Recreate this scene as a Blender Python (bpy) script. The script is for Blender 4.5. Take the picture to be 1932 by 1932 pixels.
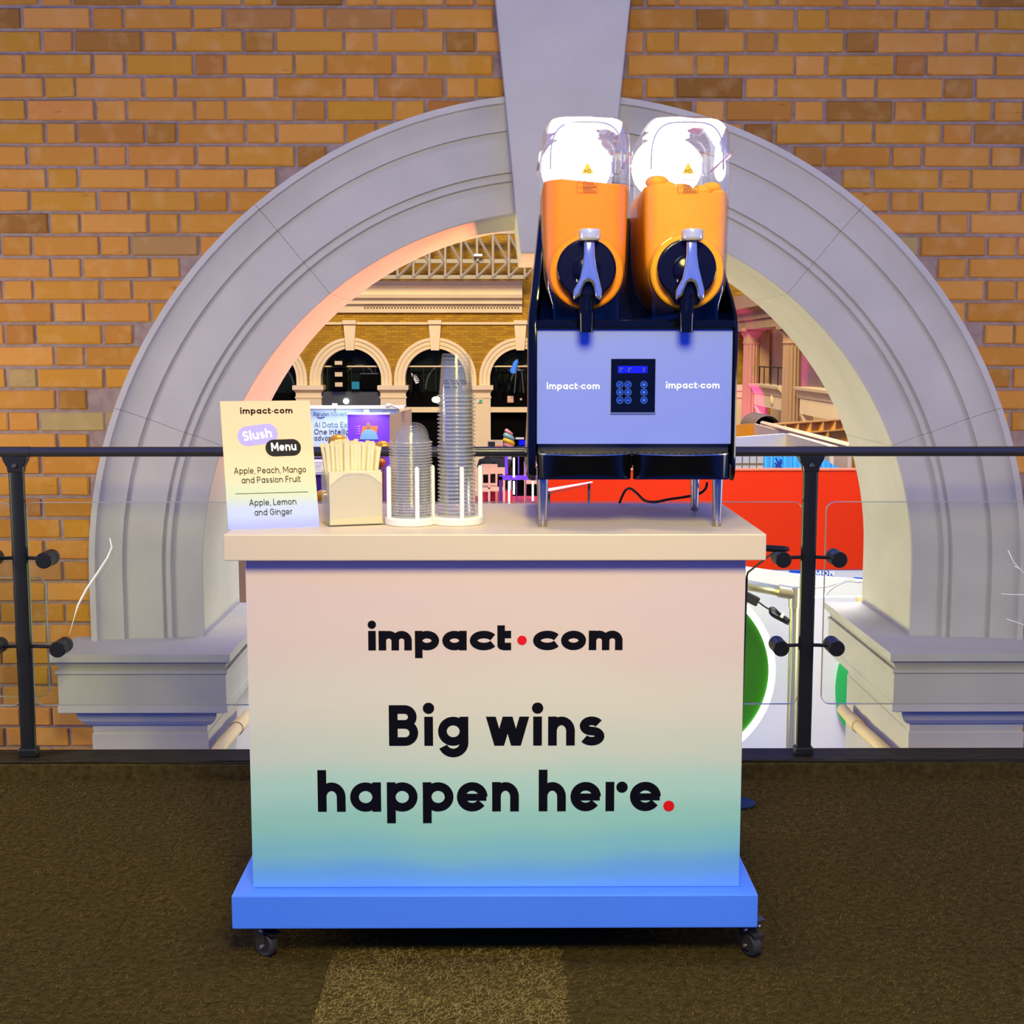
import bpy, bmesh, math, random
import numpy as np
from mathutils import Vector, Matrix

random.seed(7)
rng = np.random.default_rng(11)
for o in list(bpy.data.objects):
    bpy.data.objects.remove(o)
SC = bpy.context.scene
COL = SC.collection
PI = math.pi
R = math.radians

# ------------------------------------------------------------------ camera
F = 2500.0                       # focal length in pixels of the 1932 frame
PITCH = math.atan(301 / F)       # looking slightly down
YAW = math.atan(16 / F)          # and a hair to the right
CAMZ = 1.30
cam = bpy.data.cameras.new('camera')
cam.sensor_width = 36
cam.lens = 36 * F / 1932
cam.clip_end = 300
camo = bpy.data.objects.new('camera', cam)
camo.location = (0, 0, CAMZ)
camo.rotation_euler = (PI / 2 - PITCH, 0, -YAW)
COL.objects.link(camo)
SC.camera = camo
_RM = camo.rotation_euler.to_matrix()


def at(px, py, Y):
    """world point on the upright plane y = Y that the photograph shows at pixel px, py"""
    d = _RM @ Vector(((px - 966) / F, -(py - 966) / F, -1))
    t = Y / d.y
    return Vector((d.x * t, Y, CAMZ + d.z * t))


def X(px, Y, py=966):
    return at(px, py, Y).x


def Z(py, Y, px=966):
    return at(px, py, Y).z


def flr(px, py, z=0.0):
    """world point on the level z that shows at pixel px, py"""
    d = _RM @ Vector(((px - 966) / F, -(py - 966) / F, -1))
    t = (z - CAMZ) / d.z
    return Vector((d.x * t, d.y * t, z))


# ------------------------------------------------------------------ view, world, large lights
SC.view_settings.view_transform = 'Standard'
SC.view_settings.look = 'None'
SC.view_settings.exposure = 0.0
SC.view_settings.gamma = 1.0
SC.view_settings.use_curve_mapping = False
try:
    SC.cycles.transparent_max_bounces = 72
    SC.cycles.max_bounces = 7
    SC.cycles.diffuse_bounces = 3
    SC.cycles.glossy_bounces = 3
    SC.cycles.adaptive_threshold = 0.02
    SC.cycles.use_denoising = True
    SC.cycles.sample_clamp_indirect = 6.0
except Exception:
    pass

w = bpy.data.worlds.new('hall_ambience')
SC.world = w
w.use_nodes = True
w.node_tree.nodes['Background'].inputs[0].default_value = (0.02, 0.085, 0.62, 1)
w.node_tree.nodes['Background'].inputs[1].default_value = 2.05


def area(name, loc, target, size, power, color, spread=180):
    l = bpy.data.lights.new(name, 'AREA')
    l.shape = 'DISK'
    l.size = size
    l.energy = power
    l.color = color
    l.spread = R(spread)
    o = bpy.data.objects.new(name, l)
    o.location = loc
    o.rotation_euler = (Vector(target) - Vector(loc)).to_track_quat('-Z', 'Y').to_euler()
    COL.objects.link(o)
    return o


def spot(name, loc, target, power, color, angle=40, blend=.6, size=.08):
    l = bpy.data.lights.new(name, 'SPOT')
    l.energy = power
    l.color = color
    l.spot_size = R(angle)
    l.spot_blend = blend
    l.shadow_soft_size = size
    o = bpy.data.objects.new(name, l)
    o.location = loc
    o.rotation_euler = (Vector(target) - Vector(loc)).to_track_quat('-Z', 'Y').to_euler()
    COL.objects.link(o)
    return o


area('gallery_front_light', (0.15, 0.50, 2.42), (0.05, 3.0, -0.2), 0.80, 97, (1.0, 0.89, 0.29))
area('gallery_down_light', (0.0, 2.7, 5.4), (0.0, 3.0, 0.9), 0.6, 10, (1.0, 0.86, 0.25), 70)
area('gallery_side_fill', (-3.0, 3.0, 1.0), (-1.2, 4.40, 0.0), 1.0, 46, (1.0, 0.88, 0.52))  # added pair of unseen fills, brightening the imposts and lower wall
area('gallery_side_fill', (3.4, 3.0, 1.0), (1.7, 4.40, 0.2), 1.0, 26, (1.0, 0.86, 0.62))
area('hall_roof_light', (-2.0, 26.0, 13.0), (-1.5, 45.0, 1.0), 6.0, 5200, (1.0, 0.80, 0.34))
area('hall_stand_light', (1.6, 6.6, 4.6), (2.0, 8.6, -0.8), 1.6, 420, (0.98, 0.97, 0.95), 130)
area('hall_red_light', (1.0, 9.6, 6.0), (2.0, 12.0, -0.4), 2.0, 105, (1.0, 0.90, 0.72), 130)
area('hall_booth_fill', (3.2, 14.5, 6.5), (3.9, 18.5, -0.5), 2.0, 900, (1.0, 0.84, 0.50), 140)  # added unseen fill that lifts the dim booth panels
area('hall_arch_light', (-3.2, 7.0, -0.35), (1.4, 4.8, 0.9), 0.6, 105, (1.0, 0.98, 0.42), 120)
area('hall_arch_light', (3.6, 7.0, -0.35), (-1.0, 4.8, 0.9), 0.6, 60, (1.0, 0.98, 0.26), 120)
spot('coral_arch_spot', (2.0, 6.3, 0.25), (-0.30, 5.0, 1.62), 1000, (1.0, 0.25, 0.12), 40, .9)
spot('magenta_column_spot', (6.3, 39.0, -3.2), (7.5, 41.0, 1.0), 900, (1.0, 0.05, 0.75), 60, .8)


# ------------------------------------------------------------------ materials
def lin(c):
    c = c / 255.0
    return c / 12.92 if c <= 0.04045 else ((c + 0.055) / 1.055) ** 2.4


def S(r, g, b):
    return (lin(r), lin(g), lin(b), 1)


def newmat(name):
    m = bpy.data.materials.new(name)
    m.use_nodes = True
    nt = m.node_tree
    return m, nt, nt.nodes['Principled BSDF']


def setin(node, names, val):
    for n in names if isinstance(names, (list, tuple)) else [names]:
        if n in node.inputs:
            node.inputs[n].default_value = val
            return


def pbr(name, col, rough=.5, metal=0, var=None, bump=None, coat=0, emit=None, spec=None, sss=0, stretch=None):
    """var=(noise scale, amount), bump=(noise scale, strength, distance)"""
    m, nt, b = newmat(name)
    b.inputs['Base Color'].default_value = col
    b.inputs['Roughness'].default_value = rough
    b.inputs['Metallic'].default_value = metal
    if coat:
        setin(b, 'Coat Weight', coat)
        setin(b, 'Coat Roughness', .05)
    if spec is not None:
        setin(b, 'Specular IOR Level', spec)
    if sss:
        setin(b, 'Subsurface Weight', sss)
        setin(b, 'Subsurface Radius', (.03, .015, .005))
        setin(b, 'Subsurface Scale', .5)
    if emit:
        setin(b, 'Emission Color', emit[0])
        setin(b, 'Emission Strength', emit[1])
    if var or bump:
        tc = nt.nodes.new('ShaderNodeTexCoord')
        src = tc.outputs['Object']
        if stretch:
            mp = nt.nodes.new('ShaderNodeMapping')
            mp.inputs['Scale'].default_value = stretch
            nt.links.new(src, mp.inputs[0])
            src = mp.outputs[0]
    if var:
        nz = nt.nodes.new('ShaderNodeTexNoise')
        nz.inputs['Scale'].default_value = var[0]
        nz.inputs['Detail'].default_value = 5
        nt.links.new(src, nz.inputs['Vector'])
        hs = nt.nodes.new('ShaderNodeHueSaturation')
        hs.inputs['Color'].default_value = col
        mr = nt.nodes.new('ShaderNodeMapRange')
        mr.inputs[1].default_value = .3
        mr.inputs[2].default_value = .7
        mr.inputs[3].default_value = 1 - var[1]
        mr.inputs[4].default_value = 1 + var[1]
        nt.links.new(nz.outputs[0], mr.inputs[0])
        nt.links.new(mr.outputs[0], hs.inputs['Value'])
        nt.links.new(hs.outputs[0], b.inputs['Base Color'])
    if bump:
        nb = nt.nodes.new('ShaderNodeTexNoise')
        nb.inputs['Scale'].default_value = bump[0]
        nb.inputs['Detail'].default_value = 6
        nt.links.new(src, nb.inputs['Vector'])
        bp = nt.nodes.new('ShaderNodeBump')
        bp.inputs['Strength'].default_value = bump[1]
        bp.inputs['Distance'].default_value = bump[2] if len(bump) > 2 else .002
        nt.links.new(nb.outputs[0], bp.inputs['Height'])
        nt.links.new(bp.outputs[0], b.inputs['Normal'])
    return m


def emis(name, col, strength):
    m, nt, b = newmat(name)
    b.inputs['Base Color'].default_value = (.004, .004, .006, 1)
    setin(b, 'Specular IOR Level', .05)
    setin(b, 'Emission Color', col)
    setin(b, 'Emission Strength', strength)
    return m


def clear(name, tint, gloss=.10, edge=.55, diffuse=.0, dcol=(.9, .9, .9, 1), rough=.03):
    """thin clear plastic or glass: mostly see-through, mirror-like towards grazing angles"""
    m, nt, b = newmat(name)
    nt.nodes.remove(b)
    out = nt.nodes['Material Output']
    tr = nt.nodes.new('ShaderNodeBsdfTransparent')
    tr.inputs[0].default_value = tint
    gl = nt.nodes.new('ShaderNodeBsdfGlossy')
    gl.inputs['Roughness'].default_value = rough
    gl.inputs[0].default_value = (1, 1, 1, 1)
    lw = nt.nodes.new('ShaderNodeLayerWeight')
    lw.inputs[0].default_value = .35
    mr = nt.nodes.new('ShaderNodeMapRange')
    mr.inputs[3].default_value = gloss
    mr.inputs[4].default_value = edge
    nt.links.new(lw.outputs['Facing'], mr.inputs[0])
    mx = nt.nodes.new('ShaderNodeMixShader')
    nt.links.new(mr.outputs[0], mx.inputs[0])
    nt.links.new(tr.outputs[0], mx.inputs[1])
    nt.links.new(gl.outputs[0], mx.inputs[2])
    last = mx
    if diffuse:
        df = nt.nodes.new('ShaderNodeBsdfDiffuse')
        df.inputs[0].default_value = dcol
        m2 = nt.nodes.new('ShaderNodeMixShader')
        m2.inputs[0].default_value = diffuse
        nt.links.new(mx.outputs[0], m2.inputs[1])
        nt.links.new(df.outputs[0], m2.inputs[2])
        last = m2
    nt.links.new(last.outputs[0], out.inputs[0])
    return m


def ramp_mat(name, axis, lo, hi, stops, rough=.45, side=None):
    """printed colour gradient running along one axis of the object between lo and hi"""
    m, nt, b = newmat(name)
    b.inputs['Roughness'].default_value = rough
    tc = nt.nodes.new('ShaderNodeTexCoord')
    sp = nt.nodes.new('ShaderNodeSeparateXYZ')
    nt.links.new(tc.outputs['Object'], sp.inputs[0])
    mr = nt.nodes.new('ShaderNodeMapRange')
    mr.inputs[1].default_value = lo
    mr.inputs[2].default_value = hi
    nz = nt.nodes.new('ShaderNodeTexNoise')
    nz.inputs['Scale'].default_value = 2.2
    nz.inputs['Detail'].default_value = 1
    nt.links.new(tc.outputs['Object'], nz.inputs['Vector'])
    ad = nt.nodes.new('ShaderNodeMath')
    ad.operation = 'MULTIPLY_ADD'
    ad.inputs[1].default_value = (hi - lo) * .18
    sb = nt.nodes.new('ShaderNodeMath')
    sb.operation = 'SUBTRACT'
    sb.inputs[1].default_value = .5
    nt.links.new(nz.outputs[0], sb.inputs[0])
    nt.links.new(sb.outputs[0], ad.inputs[0])
    nt.links.new(sp.outputs[axis], ad.inputs[2])
    nt.links.new(ad.outputs[0], mr.inputs[0])
    cr = nt.nodes.new('ShaderNodeValToRGB')
    cr.color_ramp.interpolation = 'EASE'
    while len(cr.color_ramp.elements) < len(stops):
        cr.color_ramp.elements.new(.5)
    for e, (p, c) in zip(cr.color_ramp.elements, stops):
        e.position = p
        e.color = c
    nt.links.new(mr.outputs[0], cr.inputs[0])
    nt.links.new(cr.outputs[0], b.inputs['Base Color'])
    return m


def brick_mat(name, stops, scale=9):
    """every brick takes a tone of its own, with mottling, specks and burns"""
    m, nt, b = newmat(name)
    b.inputs['Roughness'].default_value = .88
    setin(b, 'Specular IOR Level', .12)
    oi = nt.nodes.new('ShaderNodeObjectInfo')
    cr = nt.nodes.new('ShaderNodeValToRGB')
    while len(cr.color_ramp.elements) < len(stops):
        cr.color_ramp.elements.new(.5)
    for e, (p, c) in zip(cr.color_ramp.elements, stops):
        e.position = p
        e.color = c
    nt.links.new(oi.outputs['Random'], cr.inputs[0])
    tc = nt.nodes.new('ShaderNodeTexCoord')
    vm = nt.nodes.new('ShaderNodeVectorMath')
    vm.operation = 'ADD'
    sc_ = nt.nodes.new('ShaderNodeVectorMath')
    sc_.operation = 'SCALE'
    sc_.inputs[3].default_value = 37.0
    cx = nt.nodes.new('ShaderNodeCombineXYZ')
    nt.links.new(oi.outputs['Random'], cx.inputs[0])
    nt.links.new(oi.outputs['Random'], cx.inputs[2])
    nt.links.new(cx.outputs[0], sc_.inputs[0])
    nt.links.new(tc.outputs['Object'], vm.inputs[0])
    nt.links.new(sc_.outputs[0], vm.inputs[1])
    n1 = nt.nodes.new('ShaderNodeTexNoise')
    n1.inputs['Scale'].default_value = 14
    n1.inputs['Detail'].default_value = 4
    nt.links.new(vm.outputs[0], n1.inputs['Vector'])
    mp = nt.nodes.new('ShaderNodeMapping')
    mp.inputs['Scale'].default_value = (5, 5, 22)
    nt.links.new(vm.outputs[0], mp.inputs[0])
    n2 = nt.nodes.new('ShaderNodeTexNoise')
    n2.inputs['Scale'].default_value = 2.4
    n2.inputs['Detail'].default_value = 6
    nt.links.new(mp.outputs[0], n2.inputs['Vector'])
    pale = nt.nodes.new('ShaderNodeMix')
    pale.data_type = 'RGBA'
    r1 = nt.nodes.new('ShaderNodeMapRange')
    r1.inputs[1].default_value = .50
    r1.inputs[2].default_value = .78
    r1.inputs[4].default_value = .40
    nt.links.new(n1.outputs[0], r1.inputs[0])
    nt.links.new(r1.outputs[0], pale.inputs[0])
    nt.links.new(cr.outputs[0], pale.inputs[6])
    pale.inputs[7].default_value = S(205, 165, 108)
    dark = nt.nodes.new('ShaderNodeMix')
    dark.data_type = 'RGBA'
    r2 = nt.nodes.new('ShaderNodeMapRange')
    r2.inputs[1].default_value = .66
    r2.inputs[2].default_value = .80
    r2.inputs[4].default_value = .75
    nt.links.new(n2.outputs[0], r2.inputs[0])
    nt.links.new(r2.outputs[0], dark.inputs[0])
    nt.links.new(pale.outputs[2], dark.inputs[6])
    dark.inputs[7].default_value = S(92, 52, 36)
    nt.links.new(dark.outputs[2], b.inputs['Base Color'])
    n3 = nt.nodes.new('ShaderNodeTexNoise')
    n3.inputs['Scale'].default_value = 60
    n3.inputs['Detail'].default_value = 5
    nt.links.new(vm.outputs[0], n3.inputs['Vector'])
    bp = nt.nodes.new('ShaderNodeBump')
    bp.inputs['Strength'].default_value = .55
    bp.inputs['Distance'].default_value = .004
    nt.links.new(n3.outputs[0], bp.inputs['Height'])
    nt.links.new(bp.outputs[0], b.inputs['Normal'])
    return m


def far_brick_mat(name):
    """the far wall: bricks too small to tell apart"""
    m, nt, b = newmat(name)
    b.inputs['Roughness'].default_value = .9
    tc = nt.nodes.new('ShaderNodeTexCoord')
    mp = nt.nodes.new('ShaderNodeMapping')
    mp.inputs['Rotation'].default_value = (PI / 2, 0, 0)
    nt.links.new(tc.outputs['Object'], mp.inputs[0])
    bk = nt.nodes.new('ShaderNodeTexBrick')
    bk.inputs['Color1'].default_value = S(190, 144, 14)
    bk.inputs['Color2'].default_value = S(158, 112, 8)
    bk.inputs['Mortar'].default_value = S(150, 112, 30)
    bk.inputs['Scale'].default_value = 1
    bk.inputs['Mortar Size'].default_value = .012
    bk.inputs['Brick Width'].default_value = .26
    bk.inputs['Row Height'].default_value = .085
    nt.links.new(mp.outputs[0], bk.inputs['Vector'])
    nt.links.new(bk.outputs[0], b.inputs['Base Color'])
    return m


M = dict(
    brick=brick_mat('stock_brick', [(0, S(165, 112, 44)), (.05, S(138, 92, 39)), (.10, S(186, 126, 51)), (.25, S(195, 132, 56)),
                                    (.40, S(184, 128, 39)), (.55, S(201, 138, 65)), (.70, S(178, 118, 41)), (.82, S(195, 128, 61)),
                                    (.93, S(184, 128, 46)), (.965, S(163, 102, 48)), (1, S(168, 144, 91))]),
    mortar=pbr('mortar', S(146, 122, 112), .95, var=(30, .18), bump=(90, .5, .003)),
    stone=pbr('painted_stone', S(183, 176, 168), .8, spec=.15, var=(5, .06), bump=(26, .12, .003)),
    carpet=pbr('carpet', S(64, 53, 26), .97, spec=.02, var=(55, .35), bump=(240, .9, .004)),
    carpet_pale=pbr('carpet_pale', S(74, 61, 28), .97, spec=.02, var=(60, .35), bump=(240, .9, .004)),
    pile=pbr('pile', S(98, 80, 40), .9, spec=.02, var=(9, .25)),
    pile_pale=pbr('pile_pale', S(140, 120, 66), .9, spec=.02, var=(9, .25)),
    blackmetal=pbr('black_metal', S(30, 30, 30), .36, 0, var=(8, .12), spec=.22),
    worn=pbr('worn_black_metal', S(40, 36, 24), .6, 0, spec=.15, var=(14, .5), stretch=(1, 6, 6)),
    railmetal=pbr('rail_metal', S(66, 62, 60), .2, .35, spec=.6),
    glass=clear('safety_glass', (.965, .982, .952, 1), .012, .16),
    glassedge=pbr('polished_glass_edge', S(150, 152, 138), .15, 0, spec=.8),
    cream=pbr('counter_laminate', S(224, 202, 168), .42, bump=(30, .10, .001), stretch=(1, 1, 14)),
    blue=pbr('blue_laminate', S(84, 142, 244), .35, var=(2, .04)),
    ink=pbr('black_vinyl', S(8, 6, 14), .6, spec=.12),
    red=pbr('red_vinyl', S(235, 16, 10), .4),
    caster=pbr('caster_steel', S(98, 92, 82), .35, .8),
    rubber=pbr('rubber', S(44, 41, 38), .7),
    chrome=pbr('chrome', S(214, 210, 206), .10, .86),
    cap=pbr('chrome_cap', S(226, 220, 210), .18, .45),
    steel=pbr('brushed_steel', S(186, 180, 170), .28, 1),
    gloss=pbr('gloss_black', S(8, 8, 12), .10, spec=.28),
    navy=pbr('gloss_navy', S(12, 10, 30), .14, spec=.25),
    tray=pbr('tray_black', S(9, 9, 10), .12, spec=.3),
    apron=pbr('apron_dark', S(58, 56, 52), .3, .6),
    lav=pbr('lavender_panel', S(128, 142, 222), .38),
    whitev=pbr('white_vinyl', S(250, 250, 252), .4),
    screen=emis('blue_screen', S(8, 24, 255), .95),
    button=emis('button_glow', S(10, 50, 210), .6),
    buttonw=emis('button_icon', S(90, 150, 255), .8),
    led=emis('led_diffuser', (1.0, .96, 1.0, 1), 5.0)
    , line=pbr('lid_line', S(150, 148, 176), .3),
    bowl=clear('bowl_plastic', (.98, .98, .98, 1), .012, .36, 0),
    lid=clear('lid_plastic', (.97, .97, .99, 1), .05, .60, .02),
    slush_a=pbr('mango_slush', S(255, 140, 0), .45, spec=.2, sss=.5, var=(8, .05), bump=(30, .2, .002)),
    slush_b=pbr('peach_slush', S(255, 164, 30), .45, spec=.2, sss=.5, var=(10, .07), bump=(24, .4, .003)),
    sticker=pbr('warning_yellow', S(246, 180, 30), .5),
    stickerink=pbr('sticker_ink', S(90, 40, 14), .5),
    stickerred=pbr('sticker_red', S(150, 40, 8), .5),
    white=pbr('white_plastic', S(240, 234, 218), .38),
    acrylic=clear('clear_acrylic', (.96, .97, .95, 1), .04, .45, .02),
    paper=pbr('napkin_paper', S(240, 220, 178), .85, bump=(40, .25, .002)),
    straw=pbr('wrapped_straw', S(230, 212, 166), .7, var=(14, .07)),
    cup=clear('clear_cup', (.982, .98, .97, 1), .02, .16, .034, (.80, .80, .76, 1), .12),
    domelid=clear('clear_lid', (.982, .98, .965, 1), .02, .18, .036, (.84, .82, .74, 1), .12),
    cupink=pbr('cup_print', S(84, 84, 120), .6),
    rod=pbr('rod_white', S(250, 244, 228), .35),
    cable=pbr('black_cable', S(18, 16, 18), .5),
    farbrick=far_brick_mat('far_brick'),
    farstone=pbr('far_stone', S(240, 216, 160), .8, var=(1.2, .05)),
    fartrim=pbr('far_trim', S(236, 214, 168), .8, var=(1, .05)),
    farrose=pbr('far_rose_stone', S(176, 142, 104), .85, var=(1, .07)),
    fardark=pbr('far_dark', S(16, 20, 14), .6),
    farblack=pbr('far_black', S(8, 7, 6), .9, spec=.05),
    farglass=pbr('far_dark_glass', S(22, 28, 18), .25, 0, var=(1.5, .5), spec=.06),
    fargrey=pbr('far_grey_fascia', S(66, 68, 66), .45),
    farwhite=pbr('far_white', S(238, 234, 222), .6),
    steelgrey=pbr('truss_grey', S(168, 156, 124), .5, .2),
    lamp=emis('lamp_glow', (.85, 1, .96, 1), 5.0),
    lampg=emis('green_lamp_glow', (.75, 1, .42, 1), 4.0),
    tube=emis('neon_tube', (1, 1, .98, 1), 3.2),
    purple=pbr('purple_panel', S(118, 58, 214), .5),
    deepp=pbr('deep_purple', S(84, 32, 120), .5),
    palep=pbr('pale_blue_panel', S(206, 226, 240), .55),
    navyink=pbr('navy_ink', S(66, 74, 110), .6),
    blueink=pbr('blue_grey_ink', S(106, 136, 156), .6),
    orange=pbr('orange_print', S(250, 112, 60), .6),
    shirt=pbr('blue_shirt_print', S(118, 166, 210), .6),
    skin=pbr('skin_print', S(150, 104, 86), .6),
    dots=pbr('dot_print', S(200, 120, 250), .6),
    gold=pbr('gold_foil', S(250, 170, 12), .2, .35),
    amber=pbr('amber_foil', S(226, 100, 8), .2, .3),
    timber=pbr('pale_timber', S(222, 162, 66), .6, var=(6, .08), stretch=(1, 1, 8)),
    ply=pbr('ochre_ply', S(190, 126, 20), .65, var=(3, .1)),
    beige=pbr('beige_board', S(226, 200, 150), .65),
    offw=pbr('off_white_board', S(224, 222, 206), .6),
    redpanel=pbr('red_panel', S(232, 50, 2), .7, spec=.15, var=(.8, .04)),
    cyan=pbr('cyan_curtain', S(86, 196, 236), .5),
    navyprint=pbr('navy_print', S(24, 60, 140), .5),
    bluetxt=pbr('blue_sign', S(26, 74, 190), .5),
    whitewall=pbr('white_stand_wall', S(222, 222, 226), .6),
    green=pbr('green_disc', S(40, 128, 10), .25),
    emerald=pbr('emerald_print', S(44, 184, 96), .5),
    galv=pbr('galvanised', S(196, 190, 160), .3, .8),
    bamboo=pbr('beige_pipe', S(210, 186, 136), .5, var=(4, .06)),
    duct=pbr('brown_duct', S(132, 110, 64), .5, .2),
    pinkw=pbr('pale_wood', S(228, 178, 140), .6),
    carmine=pbr('carmine', S(200, 40, 60), .6),
    cloth=pbr('dark_clothes', S(34, 32, 28), .8),
    skin3=pbr('skin', S(186, 130, 96), .6),
    pink=pbr('candy_pink', S(224, 140, 136), .4),
    teal=pbr('candy_teal', S(122, 168, 158), .4),
    yellow=pbr('candy_yellow', S(250, 196, 30), .4),
    bluecloth=pbr('blue_cloth', S(66, 148, 246), .5),
    hallfloor=pbr('hall_floor', S(120, 92, 70), .7),
)


# ------------------------------------------------------------------ mesh helpers
class MB:
    def __init__(s):
        s.v = []
        s.f = []

    def add(s, vs, fs):
        k = len(s.v)
        s.v += [tuple(p) for p in vs]
        s.f += [tuple(i + k for i in f) for f in fs]
        return s

    def box(s, x0, x1, y0, y1, z0, z1):
        vs = [(x, y, z) for z in (z0, z1) for y in (y0, y1) for x in (x0, x1)]
        return s.add(vs, [(0, 2, 3, 1), (4, 5, 7, 6), (0, 1, 5, 4), (2, 6, 7, 3), (0, 4, 6, 2), (1, 3, 7, 5)])

    def ring_loft(s, rings, cap0=True, cap1=True, close=True):
        n = len(rings[0])
        k = len(s.v)
        for r in rings:
            s.v += [tuple(p) for p in r]
        for a in range(len(rings) - 1):
            for i in range(n if close else n - 1):
                j = (i + 1) % n
                s.f.append((k + a * n + i, k + a * n + j, k + (a + 1) * n + j, k + (a + 1) * n + i))
        if cap0:
            s.f.append(tuple(k + i for i in reversed(range(n))))
        if cap1:
            s.f.append(tuple(k + (len(rings) - 1) * n + i for i in range(n)))
        return s

    def prism(s, poly, y0, y1):
        """poly: (x, z) points; extruded along y"""
        return s.ring_loft([[(x, y0, z) for x, z in poly], [(x, y1, z) for x, z in poly]])

    def prism_x(s, poly, x0, x1):
        """poly: (y, z) points; extruded along x"""
        return s.ring_loft([[(x0, y, z) for y, z in poly], [(x1, y, z) for y, z in poly]])

    def prism_z(s, poly, z0, z1):
        return s.ring_loft([[(x, y, z0) for x, y in poly], [(x, y, z1) for x, y in poly]])

    def tube(s, pts, r, n=10, cap=True):
        pts = [Vector(p) for p in pts]
        rs = r if isinstance(r, (list, tuple)) else [r] * len(pts)
        t0 = (pts[1] - pts[0]).normalized()
        up = Vector((0, 0, 1)) if abs(t0.z) < .9 else Vector((0, 1, 0))
        u = t0.cross(up).normalized()
        rings = []
        for i, p in enumerate(pts):
            t = ((pts[min(i + 1, len(pts) - 1)] - pts[max(i - 1, 0)])).normalized()
            u = (u - t * u.dot(t)).normalized()
            vv = t.cross(u)
            rings.append([p + (u * math.cos(a) + vv * math.sin(a)) * rs[i] for a in [2 * PI * q / n for q in range(n)]])
        return s.ring_loft(rings, cap, cap)

    def lathe(s, prof, c=(0, 0, 0), n=24, axis='z', cap=True):
        rings = []
        for r_, h in prof:
            ring = []
            for q in range(n):
                a = 2 * PI * q / n
                if axis == 'z':
                    ring.append((c[0] + r_ * math.cos(a), c[1] + r_ * math.sin(a), c[2] + h))
                elif axis == 'y':
                    ring.append((c[0] + r_ * math.cos(a), c[1] + h, c[2] + r_ * math.sin(a)))
                else:
                    ring.append((c[0] + h, c[1] + r_ * math.cos(a), c[2] + r_ * math.sin(a)))
            rings.append(ring)
        return s.ring_loft(rings, cap, cap)

    def sphere(s, c, rx, ry=None, rz=None, n=16, m=10):
        ry = ry or rx
        rz = rz or rx
        rings = []
        for j in range(1, m):
            th = PI * j / m
            rings.append([(c[0] + rx * math.sin(th) * math.cos(2 * PI * q / n), c[1] + ry * math.sin(th) * math.sin(2 * PI * q / n),
                           c[2] - rz * math.cos(th)) for q in range(n)])
        return s.ring_loft(rings)

    def mesh(s, name, mat, smooth=False):
        me = bpy.data.meshes.new(name)
        me.from_pydata(s.v, [], s.f)
        bm = bmesh.new()
        bm.from_mesh(me)
        bmesh.ops.recalc_face_normals(bm, faces=bm.faces)
        bm.to_mesh(me)
        bm.free()
        if mat is not None:
            me.materials.append(mat if not isinstance(mat, str) else M[mat])
        if smooth:
            me.polygons.foreach_set('use_smooth', [True] * len(me.polygons))
            if smooth is not True:
                try:
                    me.set_sharp_from_angle(angle=R(smooth))
                except Exception:
                    pass
        return me

    def build(s, name, mat, parent=None, bevel=0, smooth=False, seg=2):
        o = bpy.data.objects.new(name, s.mesh(name, mat, smooth))
        COL.objects.link(o)
        adopt(o, parent)
        if bevel:
            b = o.modifiers.new('bevel', 'BEVEL')
            b.width = bevel
            b.segments = seg
            b.limit_method = 'ANGLE'
            b.angle_limit = R(40)
        return o


def adopt(o, parent):
    if parent is not None:
        o.parent = parent
        # meshes are written in world coordinates: undo the place of the thing they belong to
        off = Vector((0, 0, 0))
        p = parent
        while p is not None:
            off += p.location
            p = p.parent
        o.location = Vector(o.location) - off


def tag(o, label=None, cat=None, group=None, kind=None):
    if label:
        o['label'] = label
    if cat:
        o['category'] = cat
    if group:
        o['group'] = group
    if kind:
        o['kind'] = kind
    return o


def thing(name, loc, label, cat, group=None, kind=None):
    o = bpy.data.objects.new(name, None)
    o.empty_display_size = .05
    o.location = loc
    COL.objects.link(o)
    return tag(o, label, cat, group, kind)


def copy_tree(o, parent=None):
    c = o.copy()
    COL.objects.link(c)
    if parent is not None:
        c.parent = parent
    for ch in o.children:
        copy_tree(ch, c)
    return c


def rrect(cx, cy, wx, wy, r, n=5):
    """rounded rectangle outline (x, y)"""
    pts = []
    for sx, sy, a0 in ((1, 1, 0), (-1, 1, 90), (-1, -1, 180), (1, -1, 270)):
        for k in range(n + 1):
            a = R(a0 + 90 * k / n)
            pts.append((cx + sx * (wx / 2 - r) + r * math.cos(a), cy + sy * (wy / 2 - r) + r * math.sin(a)))
    return pts


def circ(cx, cz, r, n=32, rz=None):
    rz = rz or r
    return [(cx + r * math.cos(2 * PI * k / n), cz + rz * math.sin(2 * PI * k / n)) for k in range(n)]


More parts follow.
